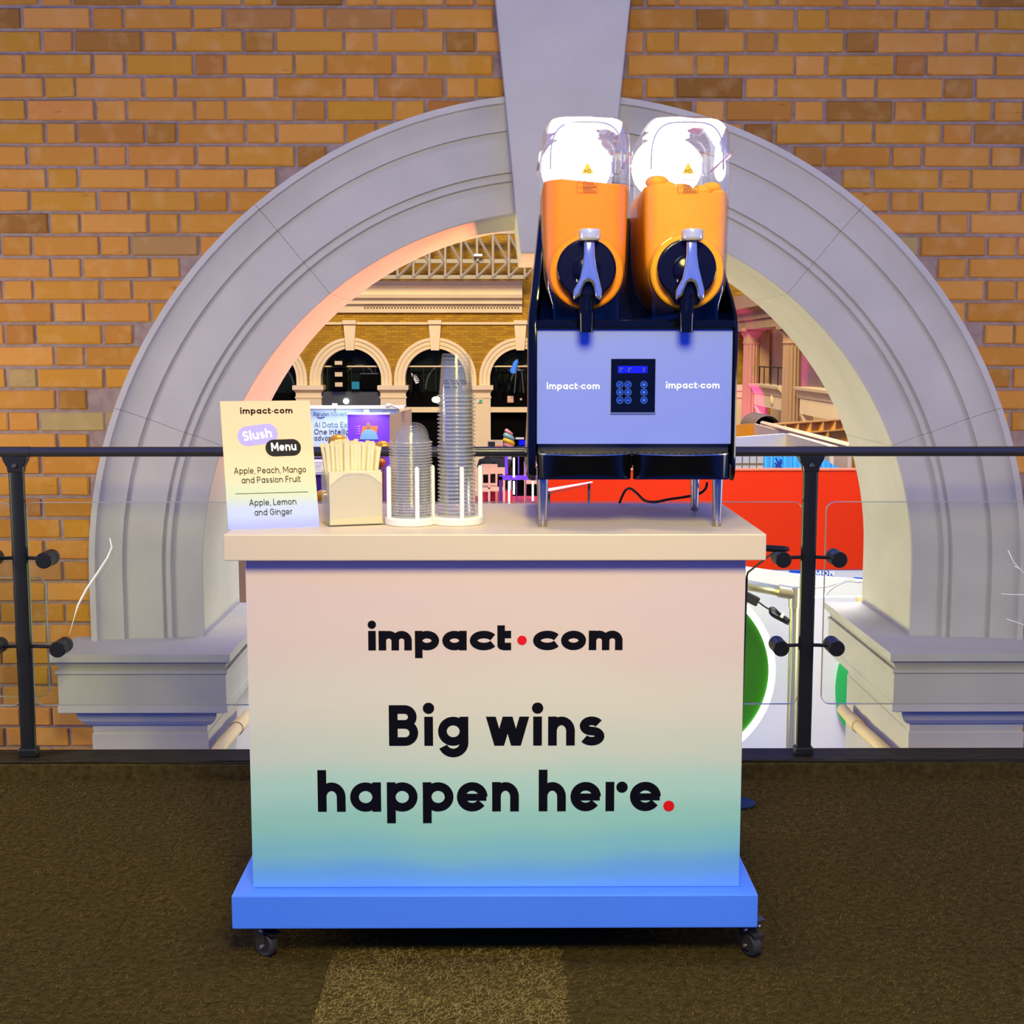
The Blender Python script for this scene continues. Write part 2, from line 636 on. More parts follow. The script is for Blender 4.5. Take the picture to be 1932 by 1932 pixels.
# ------------------------------------------------------------------ lettering: a monoline geometric alphabet
class Pen:
    """collects strokes in the plane of the letters (x right, y up)"""

    def __init__(s, w):
        s.w = w
        s.polys = []

    def line(s, pts, w=None):
        w = (w or s.w) / 2
        n = len(pts)
        L, Rr = [], []
        loop = n > 3 and math.hypot(pts[0][0] - pts[-1][0], pts[0][1] - pts[-1][1]) < 1e-7
        for i in range(n):
            a = pts[max(i - 1, 0)]
            b = pts[min(i + 1, n - 1)]
            if loop and i in (0, n - 1):
                a, b = pts[n - 2], pts[1]
            dx, dy = b[0] - a[0], b[1] - a[1]
            d = math.hypot(dx, dy) or 1
            nx, ny = -dy / d * w, dx / d * w
            L.append((pts[i][0] + nx, pts[i][1] + ny))
            Rr.append((pts[i][0] - nx, pts[i][1] - ny))
        for i in range(n - 1):
            s.polys.append([L[i], L[i + 1], Rr[i + 1], Rr[i]])

    def slant(s, x0, y0, x1, y1, k=1.12):
        h = s.w / 2 * k
        s.polys.append([(x0 - h, y0), (x0 + h, y0), (x1 + h, y1), (x1 - h, y1)])

    def arc(s, cx, cy, rx, ry, a0, a1, n=None):
        n = n or max(4, int(abs(a1 - a0) / 12))
        s.line([(cx + rx * math.cos(R(a0 + (a1 - a0) * k / n)), cy + ry * math.sin(R(a0 + (a1 - a0) * k / n))) for k in range(n + 1)])

    def dot(s, cx, cy, r):
        s.polys.append([(cx + r * math.cos(2 * PI * k / 18), cy + r * math.sin(2 * PI * k / 18)) for k in range(18)])


WID = {'i': .30, 'l': .28, 't': .62, 'm': 1.55, 'w': 1.45, 'r': .60, 's': .82, 'f': .6, 'j': .3, ' ': .52, '.': .32, ',': .30,
       'A': 1.30, 'B': 1.0, 'D': 1.20, 'E': .92, 'F': .88, 'G': 1.30, 'I': .28, 'L': .84, 'M': 1.5, 'O': 1.40, 'P': 1.0, 'R': 1.0,
       'S': 1.0, 'U': 1.05, 'X': 1.1, 'V': 1.2, 'T': 1.0, 'N': 1.2, 'Z': 1.0, 'W': 1.7, 'C': 1.2, '-': .6, '!': .3}


def glyph(p, ch, x0, x1, H, asc=1.42, cap=1.40, desc=.40, dotr=None, rdot=False):
    w = p.w
    h = w / 2
    W = x1 - x0
    cx = (x0 + x1) / 2
    A, C, D = asc * H, cap * H, -desc * H
    rx, ry = W / 2 - h, H / 2 - h
    dr = dotr or w * .62

    def arch(a, b, y0=0.0):
        ax = (a + b) / 2
        r_ = (b - a) / 2
        q = min(H * .5 - h, r_ * 1.15)
        p.arc(ax, H - h - q, r_, q, 180, 0, 14)
        p.line([(b, H - h - q + .05 * H), (b, y0)])
    if ch in 'oabdpqge':
        if ch != 'e':
            p.arc(cx, H / 2, rx, ry, 0, 360, 32)
    if ch == 'a':
        p.line([(x1 - h, 0), (x1 - h, H)])
    elif ch == 'b':
        p.line([(x0 + h, 0), (x0 + h, A)])
    elif ch == 'd':
        p.line([(x1 - h, 0), (x1 - h, A)])
    elif ch == 'p':
        p.line([(x0 + h, D), (x0 + h, H)])
    elif ch == 'q':
        p.line([(x1 - h, D), (x1 - h, H)])
    elif ch == 'g':
        p.line([(x1 - h, .06 * H), (x1 - h, H)])
        p.arc(cx, .1 * H, rx, .1 * H - D - h, 0, -158, 16)
    elif ch == 'c':
        rx2 = (W - h) / (1 + math.cos(R(30)) * 1.18)
        p.arc(x0 + h + rx2, H / 2, rx2, ry, 31, 329, 28)
    elif ch == 'e':
        p.arc(cx, H / 2, rx, ry, 0, 325, 28)
        p.line([(x0 + h, H / 2 - h * .1), (x1 - h * .25, H / 2 - h * .1)], w * .82)
    elif ch == 'n':
        p.line([(x0 + h, 0), (x0 + h, H)])
        arch(x0 + h, x1 - h)
    elif ch == 'm':
        p.line([(x0 + h, 0), (x0 + h, H)])
        arch(x0 + h, cx)
        arch(cx, x1 - h)
    elif ch == 'h':
        p.line([(x0 + h, 0), (x0 + h, A)])
        arch(x0 + h, x1 - h)
    elif ch == 'u':
        p.line([(x1 - h, 0), (x1 - h, H)])
        q = min(H * .5 - h, rx * 1.1)
        p.arc(cx, h + q, rx, q, 180, 360, 14)
        p.line([(x0 + h, h + q - .05 * H), (x0 + h, H)])
    elif ch == 'r':
        p.line([(x0 + h, 0), (x0 + h, H)])
        if rdot:
            p.dot(x1 - dr, H - dr * .95, dr)
        else:
            p.arc(x0 + h + W * .62, H * .52, W * .62, H * .48 - h, 180, 75, 8)
    elif ch == 's':
        q = (H - w) / 4
        p.arc(cx, H - h - q, rx * .92, q, 28, 270, 16)
        p.arc(cx, h + q, rx, q, 90, -152, 16)
    elif ch == 'S':
        q = (C - w) / 4
        p.arc(cx, C - h - q, rx * .95, q, 25, 270, 16)
        p.arc(cx, h + q, rx, q, 90, -155, 16)
    elif ch == 't':
        sx = x0 + h + (0 if w > .38 * W else W * .14)
        p.line([(sx, .20 * H), (sx, 1.28 * H)])
        p.line([(x0, H - h), (x1, H - h)])
        q = .25 * H
        p.arc(sx + q * .8, q, q * .8, q - h, 180, 270, 6)
        p.line([(sx + q * .7, h), (x1, h)])
    elif ch == 'i':
        p.line([(cx, 0), (cx, H)])
        p.dot(cx, H + dr * 1.52, dr)
    elif ch == 'l':
        p.line([(cx, 0), (cx, A)])
    elif ch == 'I':
        p.line([(cx, 0), (cx, C)])
    elif ch == 'k':
        p.line([(x0 + h, 0), (x0 + h, A)])
        p.slant(x1 - h, H, x0 + w, .42 * H)
        p.slant(x0 + w * 1.2, .5 * H, x1 - h, 0)
    elif ch == 'v':
        p.slant(x0 + h, H, cx, 0)
        p.slant(x1 - h, H, cx, 0)
    elif ch == 'w':
        a, b = x0 + h, x1 - h
        q = (b - a) / 4
        p.slant(a, H, a + q, 0)
        p.slant(a + 2 * q, H, a + q, 0)
        p.slant(a + 2 * q, H, a + 3 * q, 0)
        p.slant(b, H, a + 3 * q, 0)
    elif ch in 'xX':
        t = H if ch == 'x' else C
        p.slant(x0 + h, t, x1 - h, 0)
        p.slant(x1 - h, t, x0 + h, 0)
    elif ch == 'A':
        p.slant(x0 + h, 0, cx, C)
        p.slant(x1 - h, 0, cx, C)
        p.line([(x0 + W * .22, C * .32), (x1 - W * .22, C * .32)])
    elif ch in 'BPR':
        p.line([(x0 + h, 0), (x0 + h, C)])
        m = C * (.53 if ch == 'B' else .46)
        k = .46 if ch == 'B' else .5
        q = (C - m - h + h) / 2
        xr = x1 - h - W * (.05 if ch == 'B' else 0)
        r1 = (C - h - m) / 2
        p.line([(x0 + h, C - h), (xr - r1 + .04 * H, C - h)])
        p.arc(xr - r1, m + r1, r1, r1, 90, -90, 12)
        p.line([(x0 + h, m), (xr - r1 + .04 * H, m)])
        if ch == 'B':
            r2 = (m - h) / 2
            p.arc(x1 - h - r2, h + r2, r2, r2, 90, -90, 12)
            p.line([(x0 + h, h), (x1 - h - r2 + .04 * H, h)])
            p.line([(x0 + h, m), (x1 - h - r2, m)])
        if ch == 'R':
            p.slant(x0 + W * .5, m, x1 - h, 0)
    elif ch == 'D':
        p.line([(x0 + h, 0), (x0 + h, C)])
        p.line([(x0 + h, C - h), (cx, C - h)])
        p.line([(x0 + h, h), (cx, h)])
        p.arc(cx, C / 2, rx, C / 2 - h, 90, -90, 16)
    elif ch in 'EF':
        p.line([(x0 + h, 0), (x0 + h, C)])
        p.line([(x0 + h, C - h), (x1, C - h)])
        p.line([(x0 + h, C * .52), (x1 - W * .08, C * .52)])
        if ch == 'E':
            p.line([(x0 + h, h), (x1, h)])
    elif ch == 'L':
        p.line([(x0 + h, 0), (x0 + h, C)])
        p.line([(x0, h), (x1, h)])
    elif ch in 'GOC':
        if ch == 'O':
            p.arc(cx, C / 2, rx, C / 2 - h, 0, 360, 32)
        else:
            p.arc(cx, C / 2, rx, C / 2 - h, 42, 318 if ch == 'C' else 360, 26)
        if ch == 'G':
            p.line([(cx, C / 2), (x1, C / 2)])
    elif ch == 'M':
        p.line([(x0 + h, 0), (x0 + h, C)])
        p.line([(x1 - h, 0), (x1 - h, C)])
        p.slant(x0 + h, C, cx, C * .25)
        p.slant(x1 - h, C, cx, C * .25)
    elif ch == 'N':
        p.line([(x0 + h, 0), (x0 + h, C)])
        p.line([(x1 - h, 0), (x1 - h, C)])
        p.slant(x0 + h, C, x1 - h, 0)
    elif ch == 'W':
        a, b = x0 + h, x1 - h
        q = (b - a) / 4
        p.slant(a, C, a + q, 0)
        p.slant(a + 2 * q, C, a + q, 0)
        p.slant(a + 2 * q, C, a + 3 * q, 0)
        p.slant(b, C, a + 3 * q, 0)
    elif ch == 'V':
        p.slant(x0 + h, C, cx, 0)
        p.slant(x1 - h, C, cx, 0)
    elif ch == 'U':
        p.line([(x0 + h, rx), (x0 + h, C)])
        p.line([(x1 - h, rx), (x1 - h, C)])
        p.arc(cx, rx + h * .2, rx, rx - h * .8, 180, 360, 14)
    elif ch == 'T':
        p.line([(cx, 0), (cx, C)])
        p.line([(x0, C - h), (x1, C - h)])
    elif ch == 'Z':
        p.line([(x0, C - h), (x1, C - h)])
        p.line([(x0, h), (x1, h)])
        p.slant(x1 - h, C, x0 + h, 0)
    elif ch == '.':
        p.dot(cx, dr, dr)
    elif ch == ',':
        p.line([(cx + h * .4, h), (cx - h * .6, -.22 * H)])
    elif ch == '-':
        p.line([(x0, H / 2), (x1, H / 2)])
    elif ch == '!':
        p.line([(cx, .5 * H), (cx, C)])
        p.dot(cx, h, h)


def set_line(text, H, w, gap=.22):
    """pen with a whole line of text starting at x = 0; returns pen, width"""
    p = Pen(w)
    x = 0
    for ch in text:
        wd = WID.get(ch, 1.04) * H
        if ch == '\u00b7':
            p.dot(x + .14 * H, H * .5, .15 * H)
            x += .28 * H + gap * H
            continue
        if ch in 'il.,I!':
            wd = max(wd * .5, w)
        if ch != ' ':
            glyph(p, ch, x, x + wd, H)
        x += wd + (gap * H if ch != ' ' else 0)
    return p, x - gap * H


def text_mesh(pens, place, depth):
    """pens: list of (pen, dx, dy); place(x, y, d) -> world point"""
    mb = MB()
    for p, dx, dy in pens:
        for i, q in enumerate(p.polys):
            a = [place(x + dx, y + dy, 0) for x, y in q]
            b = [place(x + dx, y + dy, depth + (i % 23) * 6e-6) for x, y in q]
            mb.ring_loft([a, b], False, True)
    return mb


def text_on(name, mat, parent, text, px0, px1, ybase, yx, Y, wfrac=.2, depth=.0006, gap=.22):
    """flat lettering on an upright surface facing the viewer, fitted between two edges"""
    zb = Z(ybase, Y)
    H = Z(yx, Y) - zb
    xa, xb = X(px0, Y, ybase), X(px1, Y, ybase)
    p, wd = set_line(text, H, H * wfrac, gap)
    k = (xb - xa) / wd
    mb = text_mesh([(p, 0, 0)], lambda x, y, d: (xa + x * k, Y - d, zb + y), depth)
    return mb.build(name, mat, parent)

# ================================================================== THE SETTING
YW = 4.50                                    # face of the brick wall
AC = at(1052, 1080, YW)                      # centre of the arch
ACX, ACZ = AC.x, AC.z
RO = (X(1917, YW, 1080) - X(178, YW, 1080)) / 2
RI = (X(1721, YW, 1080) - X(387, YW, 1080)) / 2
YB = YW + .60                                # back of the wall
ZI = Z(1203, YW - .03)                       # top of the imposts
HALLZ = -4.0

# ---- brick wall: mortar bed with the arch opening, single bricks on it
RW = RO - .13
wall = MB()
WX0, WX1, WZ1 = -4.2, 4.8, 5.6
wall.box(WX0, ACX - RW, YW + .007, YB, HALLZ, WZ1)
wall.box(ACX + RW, WX1, YW + .007, YB, HALLZ, WZ1)
n = 48
for k in range(n):
    a0, a1 = PI - PI * k / n, PI - PI * (k + 1) / n
    p0 = (ACX + RW * math.cos(a0), ACZ + RW * math.sin(a0))
    p1 = (ACX + RW * math.cos(a1), ACZ + RW * math.sin(a1))
    wall.prism([p0, p1, (p1[0], WZ1), (p0[0], WZ1)], YW + .007, YB)
wall_o = tag(wall.build('wall_back', 'mortar'), 'yellow-brown brick wall around the big stone arch', kind='structure')

zt, zb_ = Z(13, YW), Z(485, YW)
CH = (zt - zb_) / 11                          # height of one course
PER = (X(1721, YW, 35) - X(202, YW, 35)) / 8  # header + stretcher + two joints
J = .0105
HEAD = PER * .315 - J
STR = PER - HEAD - 2 * J
HX0 = X(202, YW, 35)


def brick_mesh(L, H, seed):
    r_ = random.Random(seed)
    mb = MB()
    d, c = .03, .004

    def ring(y, i):
        j = lambda: r_.uniform(-.0016, .0016)
        return [(-L / 2 + i + j(), y, -H / 2 + i + j()), (L / 2 - i + j(), y, -H / 2 + i + j()), (L / 2 - i + j(), y, H / 2 - i + j()), (-L / 2 + i + j(), y, H / 2 - i + j())]
    mb.ring_loft([ring(d, 0), ring(c, 0), ring(0, c)], False, True)
    return mb.mesh('brick', M['brick'])


BH = CH - J
stretchers = [brick_mesh(STR, BH, s_) for s_ in range(9)]
headers = [brick_mesh(HEAD, BH, 50 + s_) for s_ in range(9)]
KEYX = X(1061, YW, 100)
far_bricks = MB()
nb = 0
for row in range(-30, 46):
    ztop = zt - row * CH
    zc = ztop - CH / 2
    if zc > 5.5 or zc < -1.2:
        continue
    base = HX0 + (PER / 2 if row % 2 else 0)
    for k in range(-22, 24):
        for kind in (0, 1):
            xc = base + k * PER + (PER / 2 if kind else 0) + random.uniform(-.002, .002)
            L = STR if kind else HEAD
            if xc < WX0 + .2 or xc > WX1 - .2:
                continue
            # behind the arch stones or in the opening
            inside = False
            for sx in (-1, 1):
                for sz in (-1, 1):
                    px_, pz_ = xc + sx * L / 2 - ACX, zc + sz * BH / 2 - ACZ
                    if pz_ > 0 and math.hypot(px_, pz_) < RO - .10 or pz_ <= 0 and abs(px_) < RO - .10:
                        inside = True
            if inside:
                continue
            if zc > ACZ and abs(xc - KEYX) + L / 2 < (.235 if zc < 2.6 else .25):
                continue
            d = _RM.transposed() @ (Vector((xc, YW, zc)) - Vector((0, 0, CAMZ)))
            px_, py_ = 966 + F * d.x / -d.z, 966 - F * d.y / -d.z
            wpx = L / 2 * 560
            seen = -wpx < px_ < 1932 + wpx and -22 < py_ < 1425
            lean = random.uniform(-.0035, .002)
            if seen and nb < 300:
                o = bpy.data.objects.new('brick', random.choice(stretchers if kind else headers))
                o.location = (xc, YW + lean, zc)
                COL.objects.link(o)
                o.parent = wall_o
                if random.random() < .5:
                    o.rotation_euler = (0, PI, 0)
                nb += 1
            else:
                far_bricks.box(xc - L / 2, xc + L / 2, YW + lean, YW + .03, zc - BH / 2, zc + BH / 2)
print('bricks', nb)
fb = far_bricks.build('brick_field', 'brick', wall_o)
fb['kind'] = 'stuff'

# ---- stone arch: six moulded stones and a keystone
prof = [(RO, 0.0), (RO, -.075), (RO - .020, -.075), (RO - .024, -.066), (RO - .034, -.062), (RO - .060, -.052), (RO - .090, -.046), (RO - .104, -.045),
        (RO - .106, -.034), (RO - .235, -.032), (RO - .238, -.020), (RO - .250, -.024), (RO - .262, -.022), (RO - .266, -.010),
        (RI + .004, -.008), (RI, -.004), (RI, .60), (RI + .10, .60), (RO - .135, .60), (RO - .135, 0.0)]
arch = thing('trim_1', (ACX, YW, ZI), 'lavender-lit stone arch surround with stepped mouldings', None, kind='structure')
JA = .0004


def voussoir(a0, a1, stilt, right):
    rings = []
    sgn = 1 if right else -1

    def ring(a, dz=0.0):
        return [(ACX + sgn * r_ * math.cos(a), YW + y, ACZ + r_ * math.sin(a) + dz) for r_, y in prof]
    if stilt:
        rings.append(ring(0, ZI - ACZ))
    m_ = max(3, int((a1 - a0) / .045))
    for k in range(m_ + 1):
        rings.append(ring(a0 + (a1 - a0) * k / m_))
    mb = MB().ring_loft(rings)
    return mb.build('voussoir', 'stone', arch, smooth=28)


for right in (False, True):
    voussoir(0, R(21) - JA, True, right)
    voussoir(R(21) + JA, R(51) - JA, False, right)
    voussoir(R(51) + JA, R(86), False, right)

YK = YW - .13
kz = [(-60, 929, 1196), (213, 953, 1170), (478, 982, 1141)]
kx = [(X(a, YK, y), X(b, YK, y), Z(y, YK)) for y, a, b in kz]
kxt = (kx[0][0] - (kx[2][0] - kx[0][0]) * .5, kx[0][1] + (kx[0][1] - kx[2][1]) * .5, kx[0][2] + (kx[0][2] - kx[2][2]) * .5)
poly = [(kx[2][0], kx[2][2]), (kx[2][1], kx[2][2]), (kxt[1], kxt[2]), (kxt[0], kxt[2])]
MB().prism(poly, YK, YW + .60).build('keystone', 'stone', arch, bevel=.006)

# ---- imposts with stepped mouldings, carried by square piers
YS = 4.325
sx0, sx1 = X(179, YS, 1400), X(391, YS, 1400)
moulds = [(1231, .105), (1249, .105), (1251, .092), (1258, .084), (1264, .078), (1265, .092), (1271, .092), (1272, .086), (1328, .086), (1329, .089), (1344, .089),
          (1345, .044), (1352, .042), (1360, .034), (1366, .018), (1367, .004), (1381, .002), (1383, .006), (1420, .006)]


def impost(x0, x1):
    rings = []
    for y_, off in moulds:
        z = Z(y_, YS - off) if y_ > 1231 else ZI
        rings.append([(x0 - off, YS - off, z), (x1 + off, YS - off, z), (x1 + off, YB + .02, z), (x0 - off, YB + .02, z)])
    rings.append([(x0 - .006, YS - .006, HALLZ), (x1 + .006, YS - .006, HALLZ), (x1 + .006, YB + .02, HALLZ), (x0 - .006, YB + .02, HALLZ)])
    return MB().ring_loft(rings)


tag(impost(sx0, sx1).build('trim_2', 'stone', bevel=.002), 'moulded stone impost block under the left foot of the arch', kind='structure')
mx0, mx1 = 2 * ACX - sx1, 2 * ACX - sx0
tag(impost(mx0, mx1).build('trim_3', 'stone', bevel=.002), 'moulded stone impost block under the right foot of the arch', kind='structure')

# ---- gallery floor: carpet tiles, a carpeted upstand and a black edge channel
slab = MB().box(-4.2, 4.8, -4.0, 4.06, -.35, -.012)
floor_o = tag(slab.build('floor', 'carpet'), 'dark brown carpet of the gallery floor', kind='structure')
TS = .5
tx0 = flr(612, 1850).x
ty1 = flr(800, 1792).y
tm = MB().box(0, TS - .0012, 0, TS - .0012, -.012, 0).mesh('carpet_tile', M['carpet'])
tm2 = MB().box(0, TS - .0012, 0, TS - .0012, -.012, 0.0012).mesh('carpet_tile', M['carpet_pale'])
for i in range(-8, 9):
    for j in range(-8, 4):
        x_, y_ = tx0 + i * TS, ty1 - TS + j * TS
        if y_ > 3.9 or x_ < -4.1 or x_ > 4.2:
            continue
        pale = (i == 0 and j == 0)
        if y_ + TS > 3.93:
            me = MB().box(0, TS - .0012, 0, 3.93 - y_, -.012, 0).mesh('carpet_tile', M['carpet'])
        else:
            me = tm2 if pale else tm
        o = bpy.data.objects.new('carpet_tile', me)
        o.location = (x_, y_, 0)
        COL.objects.link(o)
        o.parent = floor_o
        if pale:
            o['label'] = 'carpet tile with its pile lying the other way'

YK0 = flr(300, 1473).y
KZ = Z(1441, YK0)
YK1 = flr(300, 1419, KZ).y
kerb = MB().prism_x([(YK0, -.012), (YK0 + .004, KZ - .006), (YK0 + .012, KZ), (YK1, KZ), (YK1, -.012)], -4.2, 4.8)
kerb_o = tag(kerb.build('baseboard_back', 'carpet'), 'low carpeted upstand along the edge of the gallery', kind='structure')
pts = []
for k in range(60):
    x_ = -4.2 + 9.0 * k / 59
    pts.append((x_, YK0 + .012, KZ + .002 + .0035 * math.sin(x_ * 3.1) + .0012 * math.sin(x_ * 9)))
MB().tube(pts, .0042, 8).build('edge_lip', 'worn', kerb_o, smooth=True)
MB().box(-4.2, 4.8, YK0 + .02, YK1 + .012, KZ, KZ + .006).build('edge_channel', 'worn', kerb_o, bevel=.002)

# carpet pile: loose fibres nobody could count
nf = 70000
fx = rng.uniform(-1.75, 1.85, nf)
fy = rng.uniform(1.9, 3.92, nf)
pal = (fx > tx0) & (fx < tx0 + TS) & (fy > ty1 - TS) & (fy < ty1)
for nm, mt, sel, lab in (('carpet_pile', 'pile', ~pal, 'short brown fibres of the carpet pile all over the floor'),
                         ('carpet_pile', 'pile_pale', pal, 'paler fibres of the carpet pile on the light tile in front')):
    x_, y_ = fx[sel], fy[sel]
    if nm and lab.startswith('paler'):
        x_ = np.concatenate([x_, rng.uniform(tx0, tx0 + TS, 7000)])
        y_ = np.concatenate([y_, rng.uniform(1.9, ty1, 7000)])
    k_ = len(x_)
    ang = rng.normal(.15, .75, k_)
    ln = rng.uniform(.004, .013, k_)
    wd = rng.uniform(.0004, .0008, k_)
    hz = rng.uniform(.001, .0045, k_)
    dx, dy = np.cos(ang) * ln, np.sin(ang) * ln
    bx_, by_ = -np.sin(ang) * wd, np.cos(ang) * wd
    cu = rng.normal(0, .25, k_)
    V = np.zeros((k_, 6, 3))
    for a, (t, h) in enumerate(((0, 0.0), (.5, 1.0), (1, .55))):
        cxn = x_ + dx * t - dy * cu * (t * t)
        cyn = y_ + dy * t + dx * cu * (t * t)
        V[:, 2 * a, 0], V[:, 2 * a, 1] = cxn - bx_, cyn - by_
        V[:, 2 * a + 1, 0], V[:, 2 * a + 1, 1] = cxn + bx_, cyn + by_
        V[:, 2 * a, 2] = V[:, 2 * a + 1, 2] = .0015 + h * hz
    me = bpy.data.meshes.new(nm)
    idx = np.arange(k_)[:, None] * 6
    Fc = np.concatenate([idx + np.array([[0, 2, 3, 1]]), idx + np.array([[2, 4, 5, 3]])], 0)
    me.vertices.add(k_ * 6)
    me.vertices.foreach_set('co', V.reshape(-1))
    me.loops.add(Fc.size)
    me.loops.foreach_set('vertex_index', Fc.reshape(-1).astype(np.int32))
    me.polygons.add(len(Fc))
    me.polygons.foreach_set('loop_start', np.arange(len(Fc), dtype=np.int32) * 4)
    me.update()
    me.validate()
    me.materials.append(M[mt])
    o = bpy.data.objects.new(nm, me)
    COL.objects.link(o)
    tag(o, lab, 'carpet pile', kind='stuff')

# ================================================================== THE RAILING
YR = 4.00
ZR = Z(852, YR)
rail = thing('railing', (X(1530, YR), YR, KZ), 'black gallery railing with round top rail and clamped glass panels', 'railing')
MB().tube([(-4.2, YR, ZR), (4.8, YR, ZR)], .0152, 20).build('top_rail', 'railmetal', rail, smooth=40)
for px_ in (30, 1530):
    px0 = X(px_, YR, 870)
    zt_ = ZR - .012
    post = MB()
    post.prism_z(rrect(px0, YR, .046, .026, .010, 3), KZ + .006, zt_)
    po = post.build('post', 'blackmetal', rail, smooth=40)
    # saddle under the rail, bolt, foot
    MB().prism([(px0 - .023, zt_ - .050), (px0 + .023, zt_ - .050), (px0 + .026, zt_ - .032), (px0 + .036, zt_ - .014), (px0 + .040, zt_), (px0 - .040, zt_),
                (px0 - .036, zt_ - .014), (px0 - .026, zt_ - .032)], YR - .0145, YR + .0145).build('saddle', 'blackmetal', po, bevel=.003)
    MB().lathe([(.0075, 0), (.0075, -.003), (.004, -.006)], (px0, YR - .0145, zt_ - .030), 14, 'y').build('bolt', 'caster', po, smooth=40)
    MB().tube([(px0 - .045, YR, ZR), (px0 + .045, YR, ZR)], .0162, 20).build('sleeve', 'railmetal', po, smooth=40)
    ft = MB().box(px0 - .029, px0 + .029, YR - .020, YR + .020, KZ + .006, KZ + .034)
    ft.build('foot', 'blackmetal', po, bevel=.006)
    for yy in (1053, 1219):
        zc = Z(yy, YR)
        for sd in (-1, 1):
            xe = px0 + sd * .085
            st = MB().tube([(px0, YR, zc + .003), (xe, YR, zc)], .0055, 10).build('clamp_arm', 'blackmetal', po, smooth=40)
            big = (px_ == 30 and yy == 1219 and sd == 1)
            if big:
                xe += .03
            MB().lathe([(.0, -.050), (.022, -.050), (.0245, -.047), (.0245, -.014), (.0235, -.013), (.0235, .006), (.0245, .007), (.0245, .030), (.0, .030)],
                       (xe, YR + .004, zc), 22, 'y', False).build('glass_clamp', 'blackmetal', po, smooth=35)


def glass_panel(x0, x1, z0, z1, y, r_=.028):
    t = .005
    out = rrect((x0 + x1) / 2, (z0 + z1) / 2, x1 - x0, z1 - z0, r_, 6)
    g = MB().prism(out, y - t, y + t).build('glass_panel', 'glass', rail)
    loop = [(a, y, b) for a, b in out]
    e = MB()
    rings = []
    m_ = len(out)
    for k, (a, b) in enumerate(out):
        a0, b0 = out[k - 1]
        a1, b1 = out[(k + 1) % m_]
        d = Vector((a1 - a0, 0, b1 - b0)).normalized()
        nrm = Vector((d.z, 0, -d.x))
        c = Vector((a, y, b))
        rings.append([c + nrm * .0006 + Vector((0, -t, 0)), c + nrm * .0006 + Vector((0, t, 0)), c - nrm * .0012 + Vector((0, t + .0002, 0)), c - nrm * .0012 - Vector((0, t + .0002, 0))])
    rings.append(rings[0])
    e.ring_loft(rings, False, False)
    e.build('polished_edge', 'glassedge', g)
    return g


YG = YR + .012
zg1, zg0 = Z(947, YG), Z(1329, YG)
glass_panel(X(60, YG, 1200), X(1508, YG, 1200), zg0, zg1, YG)
glass_panel(X(1552, YG, 1200), X(1552, YG, 1200) + 2.3, zg0, zg1, YG)
glass_panel(X(35, YG, 1200) - 2.3, X(35, YG, 1200), zg0, zg1, YG)
glass_panel(X(35, YG + .03, 1200) - .9, X(90, YG + .03, 1200), zg0 + .02, Z(1088, YG + .03), YG + .03)

# loose white ties left on the clamps
p = [at(131, 1198, YR - .05), at(140, 1165, YR - .05), at(147, 1142, YR - .05), at(163, 1112, YR - .05), at(185, 1080, YR - .05), at(203, 1052, YR - .05), at(211, 1032, YR - .05), at(207, 1015, YR - .05)]
tag(MB().tube(p, [.0012, .0012, .003, .0035, .0035, .003, .0025, .0015], 6).build('cable_tie', 'rod', smooth=True),
    'white tie strip standing up from the lower left glass clamp', 'cable tie')
for pts_, lab in ((((1932 - 30, 1038), (1912, 1060), (1935, 1085)), 'thin white wire bent up at the right picture edge, topmost of four'),
                  (((1914, 1068), (1925, 1074), (1940, 1090)), 'short white wire end below the bent one at the right picture edge'),
                  (((1889, 1120), (1912, 1122), (1945, 1122)), 'straight white wire lying level at the right picture edge'),
                  (((1899, 1168), (1918, 1174), (1945, 1184)), 'lowest white wire end at the right picture edge')):
    pp = [at(a, b, YR - .03) for a, b in pts_]
    tag(MB().tube(pp, .0012, 6).build('wire', 'rod', smooth=True), lab, 'wire')

# ================================================================== THE COUNTER ON CASTERS
YC = 2.70                                        # front of worktop and plinth
ZT, ZT0 = Z(1008, YC), Z(1058, YC)               # worktop
ZP1, ZP0 = Z(1689, YC), Z(1752, YC)              # plinth
YCB = flr(1363, 949, ZT).y                       # back edge
cx0, cx1 = X(422, YC, 1030), X(1446, YC, 1030)
px0, px1 = X(437, YC, 1720), X(1430, YC, 1720)
YF = flr(930, 1674, ZP1).y                       # front of the printed body
bx0, bx1 = X(463, YF, 1090), X(1407, YF, 1090)
counter = thing('promo_counter', ((cx0 + cx1) / 2, (YC + YCB) / 2, 0), 'pastel gradient promotional counter with black lettering, on small casters', 'counter')
wt = MB().box(cx0, cx1, YC, YCB, ZT0, ZT).build('worktop', 'cream', counter, bevel=.0025)
wt['label'] = 'thick cream worktop'
pl = MB().box(px0, px1, YC, YCB, ZP0, ZP1).build('plinth', 'blue', counter, bevel=.003)
pl['label'] = 'bright blue plinth board'
M['print'] = ramp_mat('gradient_print', 2, ZP1, ZT0, [(0, S(112, 170, 236)), (.055, S(116, 180, 220)), (.13, S(140, 204, 196)), (.20, S(160, 214, 184)), (.30, S(186, 222, 192)),
                                                      (.42, S(216, 220, 188)), (.58, S(230, 219, 188)), (.75, S(232, 206, 184)), (.90, S(230, 202, 188)), (1, S(224, 200, 196))], .42)
body = MB().box(bx0, bx1, YF, YCB - .04, ZP1, ZT0).build('body', 'print', counter, bevel=.002)
body['label'] = 'body panel printed with a peach, green and blue gradient'


